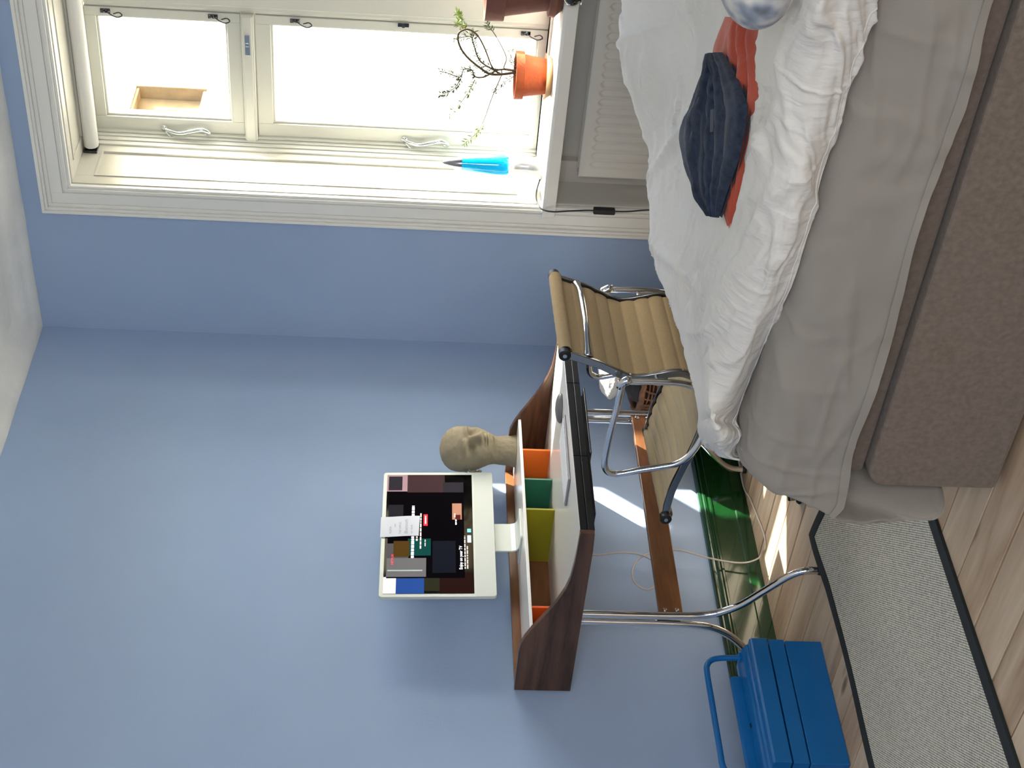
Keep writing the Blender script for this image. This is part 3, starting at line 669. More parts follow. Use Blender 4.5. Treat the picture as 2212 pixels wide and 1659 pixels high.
# fabric sling with ribs
L_ = [0]
for i in range(1, len(RC)): L_.append(L_[-1]+(RC[i]-RC[i-1]).length)
tot = L_[-1]
def rail_at(s_):
    i = min(max(0, next((k for k in range(len(L_)-1) if L_[k+1] >= s_), len(L_)-2)), len(L_)-2); t = (s_-L_[i])/(L_[i+1]-L_[i])
    p = RC[i].lerp(RC[i+1], t); d = (RC[i+1]-RC[i]).normalized(); return p, Vector((d.z, 0, -d.x))*1
def sling(s0, s1, name, m, pitch=.044, amp=.0055, inset=.013):
    N = int((s1-s0)/.0028); M = 16; faces = []
    for side in (1, -1):
        rows = []
        for i in range(N+1):
            s_ = s0+(s1-s0)*i/N; p, nm = rail_at(s_); row = []
            for j in range(M+1):
                t = j/M; r = inset+(CHW-2*inset)*t
                rib = amp*abs(math.sin(PI*s_/pitch))**.55; sag = -.012*math.sin(PI*t)
                q = p+nm*(side*(.0015+rib)+sag*0)+Vector((0, 0, -.010*math.sin(PI*t)*(1 if s_ > .55 else 0)))
                row.append(CP(q.x, q.z, r))
            rows.append(row)
        faces.append(rows)
    g = G(); g.grid(faces[0]); g.grid(faces[1])
    return obj(name, g, m, chair, smooth=True)
sling(.05, .47, 'backrest', M_TAN); sling(.47, tot-.02, 'seat', M_TANSEAT)
for (f, z, m) in ((-.004, .812, M_TAN), (.562, .452, M_TANSEAT)):
    rows = []
    for i in range(25):
        r = .004+(CHW-.008)*i/24; rr = .0195+.0006*math.sin(i*2.1)
        rows.append([CP(f+rr*math.cos(2*PI*k/20), z+rr*math.sin(2*PI*k/20), r) for k in range(20)])
    o = obj('fabric_roll', G().grid(rows, True), m, chair, smooth=True)
# fabric between the rolls and the ribs
for (s0, s1, m) in ((.0, .052, M_TAN), (tot-.022, tot, M_TANSEAT)):
    rows = []
    for i in range(8):
        p, nm = rail_at(s0+(s1-s0)*i/7); rows.append([CP((p+nm*.003).x, (p+nm*.003).z, .013+(CHW-.026)*j/8) for j in range(9)])
    obj('fabric_flap', G().grid(rows), m, chair, smooth=True)
# arm loops
ARM = [(.060, .640), (.056, .60), (.055, .55), (.056, .49), (.066, .447), (.092, .415), (.14, .397), (.20, .392), (.257, .401), (.305, .423), (.336, .455), (.350, .50), (.364, .56), (.379, .615), (.381, .640), (.370, .660), (.345, .668), (.30, .668), (.22, .662), (.15, .654), (.09, .650)]
for s, r in ((-1, -.042), (1, CHW+.042)):
    pts = cr([CP(f, z, r-(s*-.0)) for f, z in ARM], 6, closed=True)
    al = obj('armrest', G().tube(pts, .0095, 14, closed=True), M_CHROME, chair, smooth=True)
    for (f, z) in ((.056, .545), (.215, .394)):
        g = G(); g.tube([CP(f+.004, z, r), CP(f+.010, z+(.0 if z > .5 else -.002), r-s*.040)], .0065, 12); obj('arm_bolt', g, M_CHROME, al, smooth=True, autos=50)
    obj('arm_joint', G().tube([CP(.050, .622, r), CP(.054, .635, r), CP(.062, .650, r), CP(.080, .655, r)], [.010, .0135, .0135, .010], 14), M_CHROME, al, smooth=True)
# antler-shaped braces
def brace(f, z, df, dz, name):
    P = [CP(f, z+.0, .010), CP(f+df*.4, z+dz*.4, .05), CP(f+df, z+dz, .12), CP(f+df*1.1, z+dz*1.1, CHW/2), CP(f+df, z+dz, CHW-.12), CP(f+df*.4, z+dz*.4, CHW-.05), CP(f, z, CHW-.010)]
    pts = cr(P, 7); n = len(pts); rr = [.0085+.006*abs(2*i/(n-1)-1)**3 for i in range(n)]
    return obj(name, G().tube(pts, rr, 12, flat=.75), M_ALU, chair, smooth=True)
brace(.012, .745, -.035, .0, 'back_brace'); brace(.24, .375, .0, -.035, 'seat_brace'); 
cc = CB+CF*.30+CR_*(CHW/2)
obj('column', G().lathe([(.030, .07), (.030, .20), (.020, .205), (.020, .345), (.05, .350)], (cc.x, cc.y, 0), 24), M_ALU, chair, smooth=True, autos=40)
a0 = math.atan2(.30, -.115)
for k in range(4):
    a = a0+k*PI/2; d = Vector((math.cos(a), math.sin(a), 0))
    g = G(); g.tube([cc+Vector((0, 0, .09)), cc+d*.10+Vector((0, 0, .075)), cc+d*.22+Vector((0, 0, .045)), cc+d*.31+Vector((0, 0, .028))], [.026, .022, .017, .012], 14, flat=.6)
    lg = obj('base_leg', g, M_ALU, chair, smooth=True)
    q = cc+d*.30; obj('glide', G().lathe([(.020, 0), (.022, .006), (.018, .012), (.008, .016), (.008, .03)], (q.x, q.y, 0), 20), M_RUB, lg, smooth=True)

# ------------------------------------------------------------------ rug
rug = thing('runner_rug', 'grey woven flatweave runner rug with a black bound edge', 'rug', (-2.6, -.97, 0))
def RZ(x, y):
    e = max(0, 1-((x+1.60)**2+(y+.60)**2)/.05)
    return .006+.012*e*e+.003*max(0, math.sin((x+1.6)*5))*max(0, 1-abs(y+.6)/.1)
C4 = [Vector((-1.585, -.592, 0)), Vector((-3.9, -.560, 0)), Vector((-3.98, -1.340, 0)), Vector((-1.655, -1.372, 0))]
def RP(u, v): # u along length from the far end, v across
    a = C4[0].lerp(C4[1], u); b = C4[3].lerp(C4[2], u); p = a.lerp(b, v); w_ = .006*math.sin(u*23)*max(0, 1-abs(v)*8) ; p.y += w_; return p
def rugpatch(us, vs, dz, th):
    top = [[(lambda p: (p.x, p.y, RZ(p.x, p.y)+dz))(RP(u, v)) for v in vs] for u in us]
    bot = [[(q[0], q[1], max(.0005, q[2]-th)) for q in r] for r in top]
    g = G(); g.grid(top); g.grid([r[::-1] for r in bot])
    n, m = len(us), len(vs)
    for i in range(n-1):
        for j in (0, m-1): g.add([top[i][j], top[i+1][j], bot[i+1][j], bot[i][j]], [(0, 1, 2, 3)])
    for j in range(m-1):
        for i in (0, n-1): g.add([top[i][j], top[i][j+1], bot[i][j+1], bot[i][j]], [(0, 1, 2, 3)])
    return g
ls = lambda a, b, n: [a+(b-a)*i/n for i in range(n+1)]
obj('woven_field', rugpatch(ls(.012, .988, 90), ls(.035, .965, 24), 0, .005), M_RUG, rug, smooth=False)
MB_ = mat('black_binding', '1c2222', rough=.8, bump=.3, bscale=300, bdist=.001)
for vs in (ls(0, .045, 3), ls(.955, 1, 3)): obj('edge_binding', rugpatch(ls(0, 1, 100), vs, .0025, .008), MB_, rug)
for us in (ls(0, .016, 3), ls(.984, 1, 3)): obj('edge_binding', rugpatch(us, ls(.02, .98, 24), .0024, .008), MB_, rug)

# ------------------------------------------------------------------ toolbox
tb = thing('toolbox', 'bright blue metal cantilever toolbox with a tubular handle on the floor', 'toolbox', (-2.075, -.33, 0))
TX0, TX1 = -2.292, -1.860
yF, yB = -.425, -.235
obj('base_box', G().box(TX0, TX1, yF, yB, 0, .110), M_BLUE, tb, bevel=.003)
obj('tray', G().prism([(yF-.001, .1135), (yF-.003, .1155), (yF-.003, .159), (-.340, .159), (-.340, .1135)], 'x', TX0, TX1+.001), M_BLUE, tb, bevel=.0015)
obj('tray', G().prism([(yB+.001, .1135), (yB+.003, .1155), (yB+.003, .159), (-.334, .159), (-.334, .1135)], 'x', TX0, TX1+.001), M_BLUE, tb, bevel=.0015)
lidF = [(yF-.006, .1645), (yF-.006, .210), (yF-.001, .2165), (-.402, .217), (-.398, .224), (-.386, .2245), (-.380, .231), (-.350, .2335), (-.342, .236), (-.339, .236), (-.339, .1645)]
obj('tray', G().prism(lidF, 'x', TX0, TX1+.002), M_BLUE, tb, bevel=.0015)
c_ = -.3365
lidB = [(2*c_-y, z) for y, z in lidF][::-1]
lb = obj('tray', G().prism(lidB, 'x', TX0, TX1+.002), M_BLUE, tb, bevel=.0015)
g = G(); g.prism([(-.3355, .165), (-.3355, .262), (-.325, .268), (-.30, .235), (-.30, .165)], 'x', TX0+.004, -1.925)
obj('divider_plate', g, M_BLUE, tb, bevel=.002)
for xe in (TX0-.002, TX1+.002):
    s = -1 if xe == TX0-.002 else 1
    for (ya, yb) in ((-.405, -.372), (-.30, -.267)):
        g = G(); g.box(min(xe, xe+s*.003), max(xe, xe+s*.003), ya+.008, ya+.022, .03, .20); obj('link_arm', g, M_BLUE, tb, bevel=.001)
hy = -.357
pts = cr([(-1.872, hy, .215), (-1.874, hy, .245), (-1.876, hy, .29), (-1.884, hy, .320), (-1.905, hy, .337), (-1.94, hy, .341), (-2.07, hy, .341), (-2.21, hy, .341), (-2.25, hy, .341), (-2.272, hy, .334), (-2.283, hy, .315), (-2.286, hy, .28), (-2.286, hy, .245), (-2.286, hy, .215)], 6)
obj('handle', G().tube(pts, .0088, 16), M_BLUE, tb, smooth=True)
for xx in (-1.872, -2.281):
    obj('handle_bracket', G().box(xx-.012, xx+.012, hy-.012, hy+.012, .212, .240), M_BLUE, tb, bevel=.003)
obj('lock_hole', G().box(-2.115, -2.103, -.349, -.343, .2345, .2375), M_RUB, tb)
for yy in (-.39, -.27):
    obj('rivet', G().lathe([(.005, 0), (.005, -.002), (.002, -.004)], (TX0-.005, yy, .14), 12, 'x'), M_ALU, tb)
# ------------------------------------------------------------------ bed
BX0, BX1, BY0, BY1 = -2.48, -.42, -3.35, -1.675
base = thing('box_bed', 'taupe fabric-covered box bed standing on the floor', 'bed', (-1.45, -2.5, 0))
def rbox(g, x0, x1, y0, y1, z0, z1, rv, n=6, rt=None):
    """box whose vertical-plane (y,z) outline has rounded upper left end"""
    poly = [(y0, z0), (y1, z0)]
    for i in range(n+1):
        a = i/n*PI/2; poly.append((y1-rv+rv*math.cos(a), z1-rv+rv*math.sin(a)))
    poly.append((y0, z1)); return g.prism(poly, 'x', x0, x1)
obj('upholstery', rbox(G(), BX0, BX1, BY0, BY1, .018, .297, .045), M_BOX, base, bevel=.008, seg=3)
for fx in (BX0+.15, BX1-.15):
    for fy in (BY0+.15, BY1-.35): obj('foot', G().lathe([(.025, 0), (.028, .02)], (fx, fy, 0), 16), M_RUB, base)
mt = thing('mattress', 'thick mattress in taupe ticking on the box base, mostly under the sheet', 'mattress', (-1.45, -2.5, .31))
mp_ = []
for (cy, cz, rr_, a_0) in ((BX1-.03, .545-.03, .03, 0), (BX0+.004+.035, .545-.035, .035, 1), (BX0+.004+.012, .304+.012, .012, 2), (BX1-.012, .304+.012, .012, 3)):
    for i in range(6): t = (a_0+i/5)*PI/2; mp_.append((cy+rr_*math.cos(t)+(.008 if cy < -1 else 0), cz+rr_*math.sin(t)-(.006 if cz > .4 else 0)))
obj('mattress_cover', G().prism(mp_, 'y', BY0, BY1-.030), M_MATT, mt, bevel=.006)

def cloth_grid(rows, k1=8, k2=8, disp=None):
    """smooth a coarse control net in both directions, then displace"""
    A = [cr(r, k2) for r in rows]; m = len(A[0]); B = [cr([A[i][j] for i in range(len(A))], k1) for j in range(m)]
    n = len(B[0]); P = np.array([[B[j][i][:] for j in range(m)] for i in range(n)])
    if disp is not None:
        du = np.gradient(P, axis=0); dv = np.gradient(P, axis=1); N = np.cross(du, dv); N /= np.linalg.norm(N, axis=2, keepdims=True)+1e-9
        D = disp(P); P = P+N*D[..., None]
    return P
def from_np(P):
    g = G(); n, m = P.shape[:2]; g.v = [tuple(p) for p in P.reshape(-1, 3).tolist()]
    g.f = [(i*m+j, i*m+j+1, (i+1)*m+j+1, (i+1)*m+j) for i in range(n-1) for j in range(m-1)]; g.mi = [0]*len(g.f); return g
def nz(P, s, o=3, seed=0):
    out = np.empty(P.shape[:2]); sx, sy, sz = s
    for i in range(P.shape[0]):
        for j in range(P.shape[1]):
            p = P[i, j]; out[i, j] = fbm((p[0]*sx+seed, p[1]*sy, p[2]*sz), o)
    return out
def ridge(P, s, o=2, seed=0, w=.18):
    return np.exp(-(nz(P, s, o, seed)/w)**2)

# fitted sheet hanging over the foot end and the corner
def sh_path():
    """(top point, edge point, hem point) along the front, round the corner and along the end"""
    R = []
    for y, hz in ((-3.35, .345), (-3.05, .342), (-2.774, .341), (-2.66, .335), (-2.56, .331), (-2.45, .340), (-2.32, .348), (-2.18, .336), (-2.05, .330), (-1.92, .335), (-1.80, .338), (-1.72, .330)):
        R.append([(BX0+.30, y, .5495), (BX0+.10, y, .5525), (BX0+.028, y, .545), (BX0-.004, y, .515), (BX0-.014, y, .455), (BX0-.014, y, .40), (BX0-.018+.006*math.sin(y*17), y, hz+.012)])
    c = [(BX0+.02, -1.690, .5525)]
    R.append([(BX0+.26, -1.72, .5505), (BX0+.10, -1.715, .5525), (BX0+.035, -1.700, .547), (BX0-.002, -1.684, .515), (BX0-.018, -1.665, .45), (BX0-.022, -1.652, .39), (BX0-.026, -1.640, .338)])
    R.append([(BX0+.26, -1.70, .5505), (BX0+.12, -1.695, .5525), (BX0+.055, -1.680, .545), (BX0+.012, -1.660, .51), (BX0-.008, -1.638, .45), (BX0-.020, -1.618, .39), (BX0-.030, -1.600, .345)])
    R.append([(BX0+.28, -1.70, .5505), (BX0+.16, -1.690, .5525), (BX0+.11, -1.672, .543), (BX0+.072, -1.640, .50), (BX0+.052, -1.612, .42), (BX0+.030, -1.592, .31), (BX0-.012, -1.590, .205)])
    R.append([(BX0+.32, -1.70, .5505), (BX0+.24, -1.690, .5525), (BX0+.20, -1.670, .54), (BX0+.17, -1.642, .48), (BX0+.14, -1.622, .37), (BX0+.09, -1.615, .23), (BX0+.012, -1.628, .110)])
    for x in (.45, .8, 1.2, 1.6, 1.98):
        R.append([(BX0+x, -1.72, .5505), (BX0+x, -1.70, .5525), (BX0+x, -1.675, .54), (BX0+x, -1.655, .48), (BX0+x, -1.648, .38), (BX0+x, -1.645, .25), (BX0+x-.02, -1.645, .13+.02*math.sin(x*7))])
    return R
R = sh_path()
def sd(P):
    d = .006*nz(P, (5, 3.5, 4), 3, 3)+.0040*ridge(P, (3, 2.2, 11), 2, 9, .10)+.0030*ridge(P, (9, 9, 3), 2, 21, .10)
    wt = np.clip((P[..., 2]-.30)*0+1, 0, 1); return d*1.15
P = cloth_grid(R, 12, 9, sd)
sheet = thing('bed_sheet', 'off-white bed sheet hanging over the foot and corner of the mattress', 'sheet', (-1.45, -2.5, .55))
g = from_np(P); o = obj('cotton_sheet', g, M_SHEET, sheet, smooth=True)
so_ = o.modifiers.new('thick', 'SOLIDIFY'); so_.thickness = .0025; so_.offset = 1
hem = P[:, -3:, :]
hemP = np.stack([P[:, -1, :]*(1-t)+P[:, -4, :]*t for t in (0, .33, .66, 1)], axis=1)
nrm = np.array([[-.0045, 0, 0]]*hemP.shape[0])[:, None, :]
o = obj('hem_band', from_np(hemP+nrm), M_SHEET, sheet, smooth=True)

# duvet
DUV = [
 [(-2.60,-3.36,.55),(-2.62,-3.37,.60),(-2.55,-3.35,.67),(-2.00,-3.16,.61),(-1.50,-3.00,.62),(-.80,-2.75,.70)],
 [(-2.558,-3.019,0.550),(-2.597,-3.031,0.600),(-2.540,-3.004,0.670),(-1.992,-2.792,0.600),(-1.513,-2.601,0.620),(-0.860,-2.337,0.700)],
 [(-2.533,-2.788,0.552),(-2.571,-2.803,0.610),(-2.517,-2.772,0.670),(-1.840,-2.440,0.600),(-1.410,-2.224,0.630),(-0.998,-2.015,0.700)],
 [(-2.523,-2.676,0.552),(-2.551,-2.688,0.610),(-2.457,-2.634,0.670),(-1.939,-2.355,0.600),(-1.411,-2.064,0.640),(-1.140,-1.912,0.710)],
 [(-2.507,-2.599,0.552),(-2.537,-2.613,0.610),(-2.442,-2.554,0.655),(-1.942,-2.271,0.600),(-1.437,-1.977,0.630),(-1.237,-1.858,0.690)],
 [(-2.493,-2.510,0.553),(-2.528,-2.528,0.610),(-2.424,-2.461,0.650),(-1.913,-2.152,0.600),(-1.635,-1.980,0.620),(-1.331,-1.791,0.650)],
 [(-2.486,-2.412,0.553),(-2.525,-2.434,0.610),(-2.418,-2.360,0.648),(-1.952,-2.059,0.600),(-1.699,-1.892,0.620),(-1.405,-1.698,0.640)],
 [(-2.497,-2.320,0.554),(-2.521,-2.334,0.610),(-2.401,-2.247,0.652),(-2.024,-1.986,0.610),(-1.834,-1.852,0.625),(-1.536,-1.642,0.640)],
 [(-2.474,-2.178,0.555),(-2.496,-2.192,0.612),(-2.383,-2.104,0.668),(-2.120,-1.906,0.630),(-1.960,-1.785,0.630),(-1.793,-1.658,0.640)],
 [(-2.392,-1.977,0.558),(-2.460,-2.031,0.612),(-2.371,-1.955,0.660),(-2.245,-1.853,0.645),(-2.167,-1.790,0.640),(-2.089,-1.726,0.640)],
 [(-2.354,-1.770,0.560),(-2.412,-1.820,0.600),(-2.435,-1.839,0.640),(-2.420,-1.825,0.650),(-2.360,-1.772,0.645),(-2.309,-1.727,0.640)],
 [(-2.399,-1.732,0.560),(-2.439,-1.768,0.590),(-2.459,-1.785,0.620),(-2.411,-1.740,0.625),(-2.341,-1.676,0.620),(-2.262,-1.603,0.610)],
 [(-2.369,-1.650,0.550),(-2.392,-1.668,0.565),(-2.402,-1.674,0.580),(-2.392,-1.665,0.585),(-2.349,-1.624,0.580),(-2.292,-1.580,0.570)],
]
rows = []
for r in DUV:
    f = Vector(r[0]); s = Vector(r[-1]); d = Vector((.757, .656, 0))
    back = (s.y < -1.8)
    tuck = [f+d*.10+Vector((0, 0, -.004)), f+d*.02+Vector((0, 0, -.001))]
    if back: tail = [s+d*.12+Vector((0, 0, -.04)), s+d*.30+Vector((0, 0, -.10)), s+d*.48+Vector((0, 0, -.14)), Vector((s.x+.62, min(-1.60, s.y+.50), .47))]
    else: tail = [s+d*.04+Vector((0, 0, -.02)), s+d*.09+Vector((0, 0, -.07)), s+d*.115+Vector((0, 0, -.15)), s+d*.12+Vector((0, 0, -.22))]
    rows.append(tuck+[Vector(q) for q in r]+tail)
last = rows[-1]; rows.append([p+Vector((-.0, .012, -.05)) for p in last])
RIDGES = [
 ([(-2.480,-2.60,.65),(-2.463,-2.534,.65),(-2.408,-2.424,.65),(-2.363,-2.274,.65),(-2.314,-2.121,.65),(-2.295,-2.015,.65)], .014, .016),
 ([(-2.585,-1.994,.63),(-2.516,-1.905,.63),(-2.434,-1.809,.63),(-2.337,-1.710,.63)], -.018, .012),
 ([(-2.699,-2.633,.62),(-2.578,-2.532,.62),(-2.504,-2.400,.62),(-2.427,-2.247,.62)], .010, .012),
 ([(-1.373,-1.705,.64),(-1.486,-1.847,.64),(-1.641,-2.033,.64),(-1.730,-2.169,.64),(-1.718,-2.244,.64)], .016, .018),
 ([(-1.536,-1.614,.63),(-1.764,-1.721,.63),(-2.030,-1.864,.63),(-2.182,-1.929,.63)], .013, .016),
 ([(-.835,-1.690,.64),(-.999,-1.868,.64),(-1.284,-2.085,.64),(-1.584,-2.287,.64)], .014, .018),
 ([(-2.05,-1.74,.63),(-2.20,-1.84,.63),(-2.36,-1.98,.65),(-2.44,-2.10,.65)], .010, .012)]
def rline(P, pts, amp, wd):
    best = np.full(P.shape[:2], 9.0); env = np.ones(P.shape[:2]); C = cr(pts, 6)
    for i in range(len(C)-1):
        a = np.array(C[i][:2]); b = np.array(C[i+1][:2]); d = b-a; L2 = d@d
        t = np.clip(((P[..., :2]-a)@d)/L2, 0, 1); q = a+t[..., None]*d; D = np.linalg.norm(P[..., :2]-q, axis=2)
        e = math.sin(PI*(.08+.84*(i+.5)/(len(C)-1))); m = D < best; best[m] = D[m]; env[m] = e
    return amp*env*np.exp(-(best/wd)**1.6)
def dd(P):
    x, y = P[..., 0], P[..., 1]
    wob = nz(P, (4, 4, 4), 2, 60)*.10
    Q = P.copy(); ang = .35+.5*np.sin(y*2.4)
    c, s = np.cos(ang), np.sin(ang); Q[..., 0] = c*x-s*y+wob; Q[..., 1] = s*x+c*y+wob
    a = nz(P, (2.6, 2.6, 2.6), 2, 1)
    # arc length across each row, so the creases keep their width over the steep front of the roll
    sl = np.concatenate([np.zeros((P.shape[0], 1)), np.cumsum(np.linalg.norm(np.diff(P, axis=1), axis=2), axis=1)], axis=1)
    A = P.copy(); A[..., 0] = sl+.10*np.sin(y*5)+wob; A[..., 1] = y; A[..., 2] = 0
    nearw = np.clip((.62-sl)/.16, 0, 1)
    f_near = ridge(A, (8, 2.0, 1), 2, 5, .10)*.0070+ridge(A, (22, 3.6, 1), 1, 31, .13)*.0038+ridge(A, (40, 7, 1), 1, 51, .2)*.0014+ridge(A, (8, 11, 1), 1, 71, .08)*.0030
    f_far = ridge(Q, (2.2, 7.5, 2.5), 2, 5, .09)*.0078+ridge(P, (5.2, 3.0, 2.0), 2, 15, .08)*.005+ridge(Q, (4, 22, 7), 2, 31, .16)*.0058+ridge(Q, (6, 40, 12), 1, 51, .20)*.0020
    mod = np.clip(.75+.9*nz(P, (3, 3, 3), 2, 77), .25, 1.3)
    env = np.ones_like(x); env[:, :30] = .2; env[-20:, :] *= .5
    fold = f_near*nearw+f_far*(1-nearw); fine = 0
    r = sum(rline(P, *q) for q in RIDGES)
    return (a*.010+(fold+fine)*mod+r)*env
P = cloth_grid(rows, 26, 24, lambda P: -dd(P))
# make the displacement point upwards on top
mid = P[P.shape[0]//2, P.shape[1]//2]
duvet = thing('duvet', 'rumpled white cotton duvet spread over the bed', 'duvet', (-1.5, -2.3, .6))
o = obj('duvet_cover', from_np(P), M_DUVET, duvet, smooth=True)
# piping seam along the fold edge
g = G(); g.tube([tuple(p) for p in P[::2, 24*2+3, :][:-2]], .0017, 6); obj('seam', g, M_DUVET, duvet, smooth=True)

# clothes on the bed
def garment(name, label, cat, F_, N_, hgt, m, ridges, seed, z0, along=10, hw=.5):
    Fc = cr(F_, along); Nc = cr(N_, along); n = len(Fc); M = 40; rows = []
    rr = random.Random(seed)
    for i in range(n):
        t = i/(n-1); row = []
        for j in range(M+1):
            s = j/M; p = Fc[i].lerp(Nc[i], s)
            dome = (max(0, math.sin(PI*min(1, max(0, s))))**.3)*(max(0, math.sin(PI*(.04+.92*t)))**.3)
            rdg = 0
            for (c, amp, wd, drift) in ridges: rdg += amp*math.exp(-((s-(c+drift*(t-.5)))/wd)**2)
            z = z0+hgt*dome*(.75+rdg)+.004*fbm((p.x*16, p.y*16, seed), 3)*dome
            row.append((p.x, p.y, z))
        rows.append(row)
    th = thing(name, label, cat, tuple((Fc[n//2]+Nc[n//2])/2))
    g = G(); g.grid(rows); g.grid([[(p[0], p[1], min(p[2]-.002, z0-.006)) for p in r][::-1] for r in rows])
    # close the rim
    top = [rows[0], rows[-1]]
    return th, obj('fabric', g, m, th, smooth=True), rows
JF = [(-1.867,-2.326,0.650),(-1.879,-2.287,0.650),(-1.824,-2.188,0.650),(-1.746,-2.071,0.650),(-1.799,-2.042,0.650),(-1.993,-2.071,0.650),(-2.195,-2.142,0.650)]
JN = [(-1.978,-2.391,0.645),(-2.100,-2.419,0.645),(-2.210,-2.433,0.645),(-2.268,-2.424,0.645),(-2.278,-2.332,0.645),(-2.240,-2.225,0.645),(-2.218,-2.153,0.645)]
RF = [(-1.857,-2.409,0.635),(-1.823,-2.344,0.635),(-1.810,-2.288,0.635),(-1.853,-2.228,0.635),(-1.934,-2.162,0.635),(-2.074,-2.137,0.635),(-2.231,-2.146,0.635)]
RN = [(-2.175,-2.567,0.635),(-2.238,-2.563,0.635),(-2.312,-2.538,0.635),(-2.335,-2.514,0.635),(-2.323,-2.440,0.635),(-2.299,-2.305,0.635),(-2.282,-2.167,0.635)]
th, o, rows = garment('red_trousers', 'rust-red cotton garment crumpled on the duvet under the jeans', 'clothing', RF, RN, .020, M_RED, [(.50, .30, .035, .25), (.64, .45, .03, .2), (.80, .55, .03, .15), (.57, -.4, .03, .22), (.72, -.55, .03, .18), (.3, .2, .06, -.2)], 3, .628)
th2, o2, rows2 = garment('denim_jeans', 'dark blue denim jeans folded in a heap on the duvet', 'jeans', JF, JN, .034, M_DENIM, [(.30, .25, .07, .1), (.47, .55, .022, -.12), (.58, -.45, .018, .10), (.64, .30, .018, .16), (.69, -.4, .014, .20), (.76, .25, .02, .22), (.82, -.35, .014, .22), (.90, .2, .02, .15), (.38, -.20, .04, -.05), (.15, .2, .04, .1)], 5, .650)
i0, j0 = int(len(rows2)*.45), 29
p = Vector(rows2[i0][j0]); q = Vector(rows2[i0+9][j0+2]); u_ = (q-p).normalized(); n_ = Vector((-.35, -.3, .88)); v_ = u_.cross(n_).normalized(); pp = p+n_*.003
obj('label_patch', G().add([pp, pp+u_*.045, pp+u_*.045+v_*.010, pp+v_*.010], [(0, 1, 2, 3)]).add([pp-n_*.002, pp+u_*.045-n_*.002, pp+u_*.045+v_*.010-n_*.002, pp+v_*.010-n_*.002], [(3, 2, 1, 0)]), mat('label_grey', '4a4f5a', rough=.7), th2)

# patterned cushion at the frame edge
def cushmat():
    m = bpy.data.materials.new('patterned_plush'); m.use_nodes = True; n = m.node_tree.nodes; l = m.node_tree.links; b = n['Principled BSDF']; b.inputs['Roughness'].default_value = .9
    tc = n.new('ShaderNodeTexCoord'); t = n.new('ShaderNodeTexNoise'); t.inputs['Scale'].default_value = 14; t.inputs['Detail'].default_value = 2.5; l.new(tc.outputs['Object'], t.inputs[0])
    r = n.new('ShaderNodeValToRGB'); e = r.color_ramp.elements; e[0].position = .30; e[0].color = lin('3a3f44'); e[1].position = .54; e[1].color = lin('dcdad2')
    x = e.new(.40); x.color = lin('8b93a0'); l.new(t.outputs[0], r.inputs[0]); l.new(r.outputs[0], b.inputs['Base Color']); return m
cu = thing('plush_cushion', 'round grey and white plush cushion on the duvet beside the red garment', 'cushion', (-2.50, -2.81, .68))
rows = []
for i in range(25):
    t = -PI/2+PI*i/24
    rows.append([(-2.50+.105*math.cos(t)*math.cos(a)*(1+.04*fbm((math.cos(a)*2, math.sin(a)*2, t), 2)), -2.812+.090*math.cos(t)*math.sin(a), .740+.062*math.sin(t)) for a in [2*PI*k/40 for k in range(40)]])
obj('cover', G().grid(rows, True), cushmat(), cu, smooth=True)

# ------------------------------------------------------------------ window-sill things
lv = thing('lava_lamp', 'lava lamp with bright blue glass and silver cone base on the window sill', 'lamp', (.14, -.757, ZS))
L0 = (.14, -.757, ZS)
obj('base', G().lathe([(.052, 0), (.054, .004), (.044, .014), (.033, .032), (.027, .055), (.0245, .080), (.026, .100), (.030, .118), (.0345, .126)], L0, 36), mat('satin_silver', 'dcdcdc', rough=.25, metal=.8), lv, smooth=True, autos=60)
lg_ = bpy.data.materials.new('blue_liquid'); lg_.use_nodes = True; nb = lg_.node_tree.nodes['Principled BSDF']; nb.inputs['Base Color'].default_value = (.0, .50, .86, 1); nb.inputs['Roughness'].default_value = .05; nb.inputs['Transmission Weight'].default_value = .35; nb.inputs['Subsurface Weight'].default_value = .35; nb.inputs['Subsurface Radius'].default_value = (.02, .03, .04); nb.inputs['Coat Weight'].default_value = .5
obj('glass_bottle', G().lathe([(.0345, .126), (.0385, .134), (.0395, .150), (.0380, .19), (.0330, .245), (.0265, .290), (.0255, .303)], L0, 36), lg_, lv, smooth=True, autos=60)
obj('cap', G().lathe([(.0262, .303), (.0262, .307), (.0235, .325), (.0165, .352), (.0095, .370), (.004, .377)], L0, 32), mat('satin_cap', '9a9aa0', rough=.22, metal=.9), lv, smooth=True, autos=60)
g = G(); pts = cr([(.10, -.735, ZS+.004), (.05, -.705, ZS+.018), (.0, -.690, ZS+.016), (-.036, -.684, ZS-.004), (-.047, -.684, ZS-.045), (-.040, -.686, .66), (-.034, -.688, .60), (-.034, -.689, .57)], 8); g.tube(pts, .0028, 8)
MCB = mat('black_cable', '15161a', rough=.5); cb = tag(obj('lamp_cable', g, MCB, None, smooth=True, loc=(-.034, -.689, .5)), 'thin black lamp cable with an inline switch below the window sill', 'cable')
obj('inline_switch', G().box(-.046, -.022, -.700, -.678, .490, .572), MCB, cb, bevel=.004)
g = G(); g.tube(cr([(-.034, -.689, .495), (-.035, -.692, .44), (-.036, -.702, .38), (-.036, -.708, .30), (-.036, -.71, .15), (-.036, -.71, .006), (-.05, -.73, .005)], 6), .0028, 8); obj('cable_end', g, MCB, cb, smooth=True)

